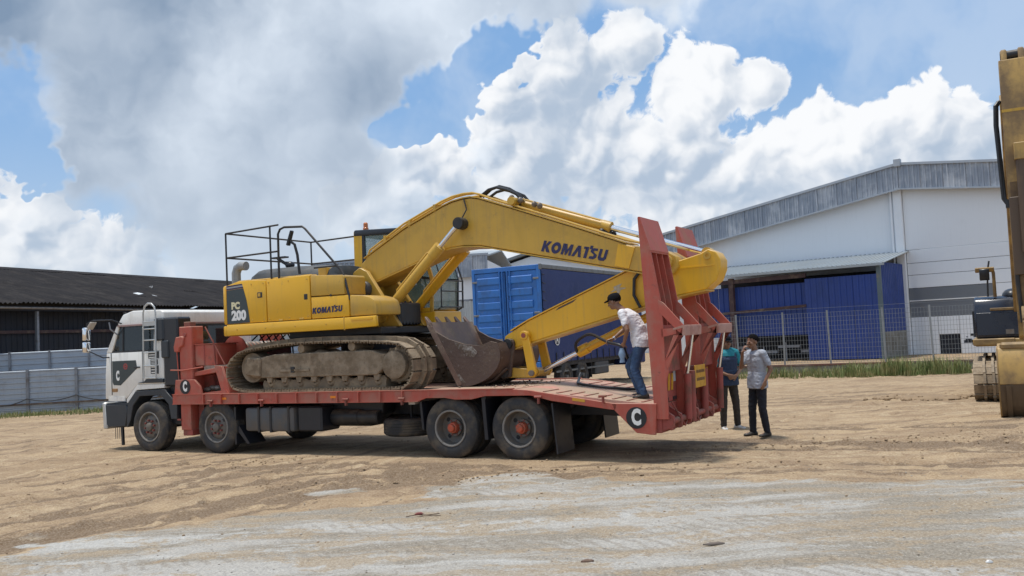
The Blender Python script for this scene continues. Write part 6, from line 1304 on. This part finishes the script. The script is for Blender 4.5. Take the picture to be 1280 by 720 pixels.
def head(b, c, look, up, s=1.0):
    c = Vector(c); f = Vector(look).normalized(); u = Vector(up); u = (u - f * u.dot(f)).normalized(); l = u.cross(f)
    P = lambda x, y, z: c + f * x * s + l * y * s + u * z * s
    def el(x, y, z, rx, ry, rz):
        o = MB().ball((0, 0, 0), (1, 1, 1), 16, 12); b.add([P(x + p[0] * rx, y + p[1] * ry, z + p[2] * rz) for p in o.v], o.f)
    el(-.012, 0, .03, .098, .078, .088); el(.022, 0, -.045, .068, .060, .070); el(.055, 0, -.085, .032, .036, .028); el(.082, 0, -.002, .018, .045, .020)
    cap(b, P(.088, 0, .002), P(.108, 0, -.032), .010 * s, .015 * s, 8); cap(b, P(.090, -.018, -.062), P(.090, .018, -.062), .009, .009, 8)
    for y in (-1, 1): el(-.005, y * .078, -.012, .022, .012, .034); el(.060, y * .040, -.030, .028, .026, .026)
    return P
def person(name, label, loc, rotz, J, shirt, trou, shoe, sleeve=.62, group=None, extra=None, girth=1.0):
    root = thing(name, label, 'person', loc, rotz)
    g_ = girth; spine = J['neck'] - J['pelvis']; lat = J['shL'] - J['shR']; hl = J['hipL'] - J['hipR']
    def torso(b, k=1.0, top=True):
        m1 = J['pelvis'].lerp(J['neck'], .30); m2 = J['pelvis'].lerp(J['neck'], .68); dn = -Vector((0, 0, 1))
        bend = J.get('bend', Vector((0, 0, 0)))
        sections(b, [(J['pelvis'] + dn * .06, spine, hl, .095 * k * g_, .145 * k), (J['pelvis'] + spine * .06, spine, hl, .118 * k * g_, .168 * k), (m1 + bend, spine, lat, .115 * k * g_, .155 * k * g_), (m2 + bend * .7, spine, lat, .125 * k * g_, .185 * k), (J['pelvis'].lerp(J['neck'], .87), spine, lat, .105 * k, .175 * k), (J['neck'] - spine * .03, spine, lat, .065 * k, .085 * k)])
        cap(b, J['shL'], J['shR'], .066 * k, .066 * k)
    b = MB(); torso(b, .93)
    cap(b, J['neck'] - spine.normalized() * .03, J['head'] - Vector((0, 0, .03)), .056, .052)
    P = head(b, J['head'], J['look'], J['up'])
    for s in 'LR':
        cap(b, J['sh' + s], J['el' + s], .048, .038); cap(b, J['el' + s], J['wr' + s], .038, .025)
        hand(b, J['wr' + s], J['hd' + s], J['pn' + s], 1 if s == 'L' else -1, J['cu' + s])
        cap(b, J['hip' + s], J['kn' + s], .075, .052); cap(b, J['kn' + s], J['an' + s], .052, .035); f = Vector(J['ft' + s]).normalized(); cap(b, J['an' + s] - Vector((0, 0, .05)), J['an' + s] + f * .12 - Vector((0, 0, .055)), .028, .026)
    body = remesh(b, 'body', SKIN, root, .0075, 3)
    for y in (-1, 1): MB().ball(P(.088, y * .033, .004), .010, 8, 6).build('eye', BLACKP, body)
    b = MB(); torso(b, 1.05)
    hem = J['pelvis'] - Vector((0, 0, .10)); sections(b, [(hem, (0, 0, 1), hl, .148 * g_, .190 * g_), (J['pelvis'] - Vector((0, 0, .02)), (spine + Vector((0, 0, .5))), hl, .148 * g_, .188 * g_), (J['pelvis'] + spine * .14, spine, hl, .140 * g_, .180 * g_), (J['pelvis'].lerp(J['neck'], .3) + J.get('bend', Vector((0, 0, 0))), spine, lat, .13 * g_, .168 * g_)])
    for s in 'LR': e = J['sh' + s].lerp(J['el' + s], sleeve / .95); cap(b, J['sh' + s], e, .068, .060)
    sh = remesh(b, 'shirt', shirt, body, .011, 4)
    b = MB(); sections(b, [(J['pelvis'] - Vector((0, 0, .0)), (0, 0, 1), hl, .104 * g_, .150 * g_), (J['pelvis'] - Vector((0, 0, .05)), (0, 0, 1), hl, .118 * g_, .162), (J['pelvis'] - Vector((0, 0, .12)), (0, 0, 1), hl, .11, .16)])
    for s in 'LR':
        cap(b, J['hip' + s], J['kn' + s], .094, .070); cap(b, J['kn' + s], J['an' + s] + Vector((0, 0, .0)), .069, .058)
        for k in range(3): q = J['kn' + s].lerp(J['an' + s], .72 + .12 * k); b.lathe(q, J['an' + s] - J['kn' + s], [(.02, -.012), (.064 - .004 * (k % 2), 0), (.02, .012)], 12)
    remesh(b, 'trousers', trou, body, .011, 4)
    for s in 'LR':
        f = Vector(J['ft' + s]); f.z = 0; f.normalize(); l = Vector((-f.y, f.x, 0)); a = J['an' + s]; z0 = a.z - .085; mb = MB()
        prof = [(-.075, .028, .055), (-.06, .038, .075), (-.01, .040, .085), (.05, .045, .065), (.11, .050, .050), (.155, .040, .040), (.175, .015, .028)]
        mb.loft([[a + f * x + l * w * math.cos(t) * (1 if math.sin(t) > -.2 else 1.05) + Vector((0, 0, z0 - a.z + max(.0, h * (.5 + .5 * math.sin(t)) if math.sin(t) > -.7 else 0))) for t in (2 * math.pi * k / 14 for k in range(14))] for x, w, h in prof])
        mb.build('shoe', shoe, body, 0, 50)
    return root, body, sh, P
Vv = Vector
def hairpiece(P, body, mat, low=-.02, name='hair'):
    mb = MB(); o = MB().ball((0, 0, 0), (1, 1, 1), 20, 14); pts = []
    vs = [P(-.018 + p[0] * .106, p[1] * .087, .038 + p[2] * .092) for p in o.v]; keep = [i for i, p in enumerate(o.v) if p[2] > -.75 + .9 * max(0, p[0] + .15)]
    ks = set(keep); mb.v = vs; mb.f = [f for f in o.f if all(i in ks for i in f)]
    h = mb.build(name, mat, body, 0, 80); return h
def cap_hat(P, body, mat, brim=True):
    h = MB(); loops = []
    for z, k in ((.028, 1.0), (.06, 1.0), (.095, .90), (.120, .66), (.130, .25)): loops.append([P(-.015 + .107 * k * math.cos(t), .089 * k * math.sin(t), z) for t in (2 * math.pi * i / 20 for i in range(20))])
    h.loft(loops); c = h.build('cap', mat, body, 0, 70)
    if brim:
        b = MB(); ring = [P(.06 + .10 * math.cos(t) * 1.05, .078 * math.sin(t), .040 - .012 * math.cos(t)) for t in (-math.pi / 2 + math.pi * i / 10 for i in range(11))]; b.loft([ring, [p + Vv((0, 0, .008)) for p in ring]]); b.build('cap_brim', mat, c, 0, 60)
    return c
# man on the deck, bending forward to the left with the hose (local x forward, y to his left = towards the camera)
u0, v0 = 9.93, .74; zd = 1.05 - (u0 - 8.35) * (.22 / 2.01)
J = dict(pelvis=Vv((-.02, .0, .86)), neck=Vv((.25, .02, 1.345)), head=Vv((.385, .02, 1.475)), look=Vv((1, -.05, -.28)), up=Vv((.25, 0, 1)), bend=Vv((-.035, 0, .03)),
         shL=Vv((.20, .185, 1.285)), shR=Vv((.24, -.155, 1.29)), elL=Vv((.10, .27, 1.03)), elR=Vv((.33, -.20, 1.04)), wrL=Vv((.20, .17, .83)), wrR=Vv((.47, -.06, .90)),
         hdL=Vv((.6, -.45, -.55)), hdR=Vv((.8, .35, -.30)), pnL=Vv((.3, -.9, .0)), pnR=Vv((-.1, .5, -.8)), cuL=.75, cuR=.75,
         hipL=Vv((-.02, .09, .80)), hipR=Vv((-.0, -.09, .80)), knL=Vv((.06, .16, .44)), knR=Vv((.26, -.15, .47)), anL=Vv((-.08, .19, .085)), anR=Vv((.12, -.19, .075)), ftL=Vv((1, .15, 0)), ftR=Vv((1, -.1, 0)))
man1, body1, shirt1, P1 = person('person', 'person in white t-shirt, jeans and black cap bending over a hose on the deck', tw(u0, v0, zd), math.pi - YAW, J, TEEW, JEAN, SHOED, .58)
cap_hat(P1, body1, CAPM); hairpiece(P1, body1, HAIR, name='hair')
MB().lathe(tuple(J['wrR'].lerp(J['elR'], .10)), tuple(J['wrR'] - J['elR']), [(.024, -.012), (.031, -.012), (.031, .012), (.024, .012)], 18).build('wristwatch', CHROME, body1)
mb = MB(); q = Vv((.235, .115, 1.19))
mb.prism([(q.x - .05 + .05 * math.cos(t), q.z + .05 * math.sin(t)) for t in (0, .8, 1.9, 3.0, 4.2, 5.2)], .148, .152); 
# hose held by the man: from the bucket cylinder to his hands, down to the deck and back
def hl_(p): 
    R = Matrix.Rotation(math.pi, 3, 'Z'); w = R @ Vector(p); return Vector((u0 + w.x, v0 + w.y, zd + w.z))
hL = hl_(J['wrL'] + Vv((.05, -.045, -.05))); hR = hl_(J['wrR'] + Vv((.075, .05, -.04)))
dz_ = lambda u: 1.05 - max(0, u - 8.35) * (.22 / 2.01) + .035
hp = [Vv((8.60, 1.33, 1.58)), Vv((8.62, 1.26, 1.72)), Vv((8.80, 1.15, 1.83)), Vv((9.0, 1.05, 1.86)), hR, hL, Vv((9.66, .90, 1.45)), Vv((9.72, 1.25, 1.12)), Vv((9.55, 1.45, dz_(9.55) + .01)), Vv((9.2, 1.30, dz_(9.2))), Vv((8.85, 1.30, dz_(8.85))), Vv((8.55, 1.45, dz_(8.55))), Vv((8.35, 1.9, dz_(8.35) + .01)), Vv((8.3, 2.1, 1.2))]
pts = catmull([tuple(p) for p in hp], 8, False); mb = MB(); mb.tube(pts, .024, 8)
hs = mb.mesh('rubber_hose', HOSE, 0, 60, off=hp[8]); o = obj('rubber_hose', hs, None, tw(*hp[8]), (0, 0, -YAW)); tag(o, 'black rubber hose looping from the hands of the bending person to the deck', 'hose')
rag = MB(); 
c0 = hL + Vv((-.01, 0, -.02)); rag.loft([[c0 + Vv((r * math.cos(t), r * .7 * math.sin(t), -z)) for t in (2 * math.pi * k / 9 for k in range(9))] for r, z in ((.03, 0), (.045, .05), (.06, .10), (.035, .16), (.045, .22))])
rg = rag.mesh('cloth_rag', paint('pale_blue_rag', (.22, .32, .45), .9, amt=.2, scale=9), 0, 60, off=c0); o = obj('cloth_rag', rg, None, tw(*c0), (0, 0, -YAW)); tag(o, 'pale blue rag in the hand of the person with the hose', 'rag')
# man in teal and navy, hands folded, facing the camera and slightly right
q = onz(913, 537); 
J = dict(pelvis=Vv((0, 0, .90)), neck=Vv((.0, 0, 1.45)), head=Vv((.035, 0, 1.585)), look=Vv((1, .12, -.10)), up=Vv((0, 0, 1)), bend=Vv((.02, 0, 0)),
         shL=Vv((0, .185, 1.38)), shR=Vv((0, -.185, 1.38)), elL=Vv((.02, .27, 1.10)), elR=Vv((.02, -.27, 1.10)), wrL=Vv((.20, .08, .98)), wrR=Vv((.20, -.09, 1.0)),
         hdL=Vv((.3, -.9, -.25)), hdR=Vv((.3, .9, -.35)), pnL=Vv((-.9, -.2, 0)), pnR=Vv((-.9, .2, 0)), cuL=.45, cuR=.45,
         hipL=Vv((0, .095, .84)), hipR=Vv((0, -.095, .84)), knL=Vv((.03, .13, .47)), knR=Vv((.03, -.12, .47)), anL=Vv((-.01, .16, .085)), anR=Vv((0, -.13, .085)), ftL=Vv((1, .35, 0)), ftR=Vv((1, -.25, 0)))
man2, body2, sh2, P2 = person('person', 'person in teal and navy jacket with folded hands standing behind the ramps', (q.x, q.y, gz(q.x, q.y) - .005), math.atan2(-.92, .25), J, NJACK, BTROU, SHOEW, .60, girth=1.1)
cap_hat(P2, body2, CAPM, True); hairpiece(P2, body2, HAIR)
for s in (1, -1):   # teal shoulders and sleeves
    b = MB(); cap(b, Vv((0, s * .09, 1.435)), Vv((.0, s * .19, 1.385)), .060, .075); cap(b, Vv((0, s * .19, 1.385)), Vv((0, s * .19, 1.38)).lerp(Vv((.02, s * .27, 1.10)), .64), .076, .068); remesh(b, 'teal_sleeve', TEAL, body2, .011, 4)
b = MB(); sections(b, [(Vv((.03, 0, 1.33)), (0, 0, 1), (0, 1, 0), .115, .15), (Vv((.02, 0, 1.40)), (0, 0, 1), (0, 1, 0), .10, .15), (Vv((.01, 0, 1.46)), (0, 0, 1), (0, 1, 0), .068, .08)]); remesh(b, 'teal_yoke', TEAL, body2, .011, 3)
# man in the grey shirt, facing left, one hand at his mouth, the other at his pocket
q = onz(951, 546)
J = dict(pelvis=Vv((0, 0, .90)), neck=Vv((.01, 0, 1.45)), head=Vv((.055, 0, 1.59)), look=Vv((1, .05, -.05)), up=Vv((0, 0, 1)), bend=Vv((-.01, 0, 0)),
         shL=Vv((.0, .18, 1.385)), shR=Vv((.02, -.18, 1.385)), elL=Vv((-.09, .25, 1.12)), elR=Vv((.16, -.20, 1.16)), wrL=Vv((.03, .24, .93)), wrR=Vv((.225, -.06, 1.42)),
         hdL=Vv((.35, -.15, -.9)), hdR=Vv((-.15, .35, .8)), pnL=Vv((.1, -.9, 0)), pnR=Vv((-.8, .3, .1)), cuL=.25, cuR=.75,
         hipL=Vv((0, .09, .84)), hipR=Vv((0, -.09, .84)), knL=Vv((.01, .10, .47)), knR=Vv((.05, -.11, .47)), anL=Vv((-.05, .11, .085)), anR=Vv((.04, -.14, .085)), ftL=Vv((1, .1, 0)), ftR=Vv((1, -.2, 0)))
man3, body3, sh3, P3 = person('person', 'person in light grey polo shirt and dark trousers with hand raised to mouth', (q.x, q.y, gz(q.x, q.y) - .005), math.atan2(-.42, -.91), J, GREYS, DTROU, SHOED, .60)
hairpiece(P3, body3, HAIR)

# ------------------------------------------------------------------ keep to thing > part > sub-part
def chain(o):
    c = [o]
    while c[-1].parent is not None: c.append(c[-1].parent)
    return c[::-1]
for o in list(bpy.data.objects):
    c = chain(o)
    if len(c) > 3:
        m = o.matrix_basis.copy()
        for p in c[-2:1:-1]: m = p.matrix_basis @ m
        o.parent = c[1]; o.matrix_basis = m
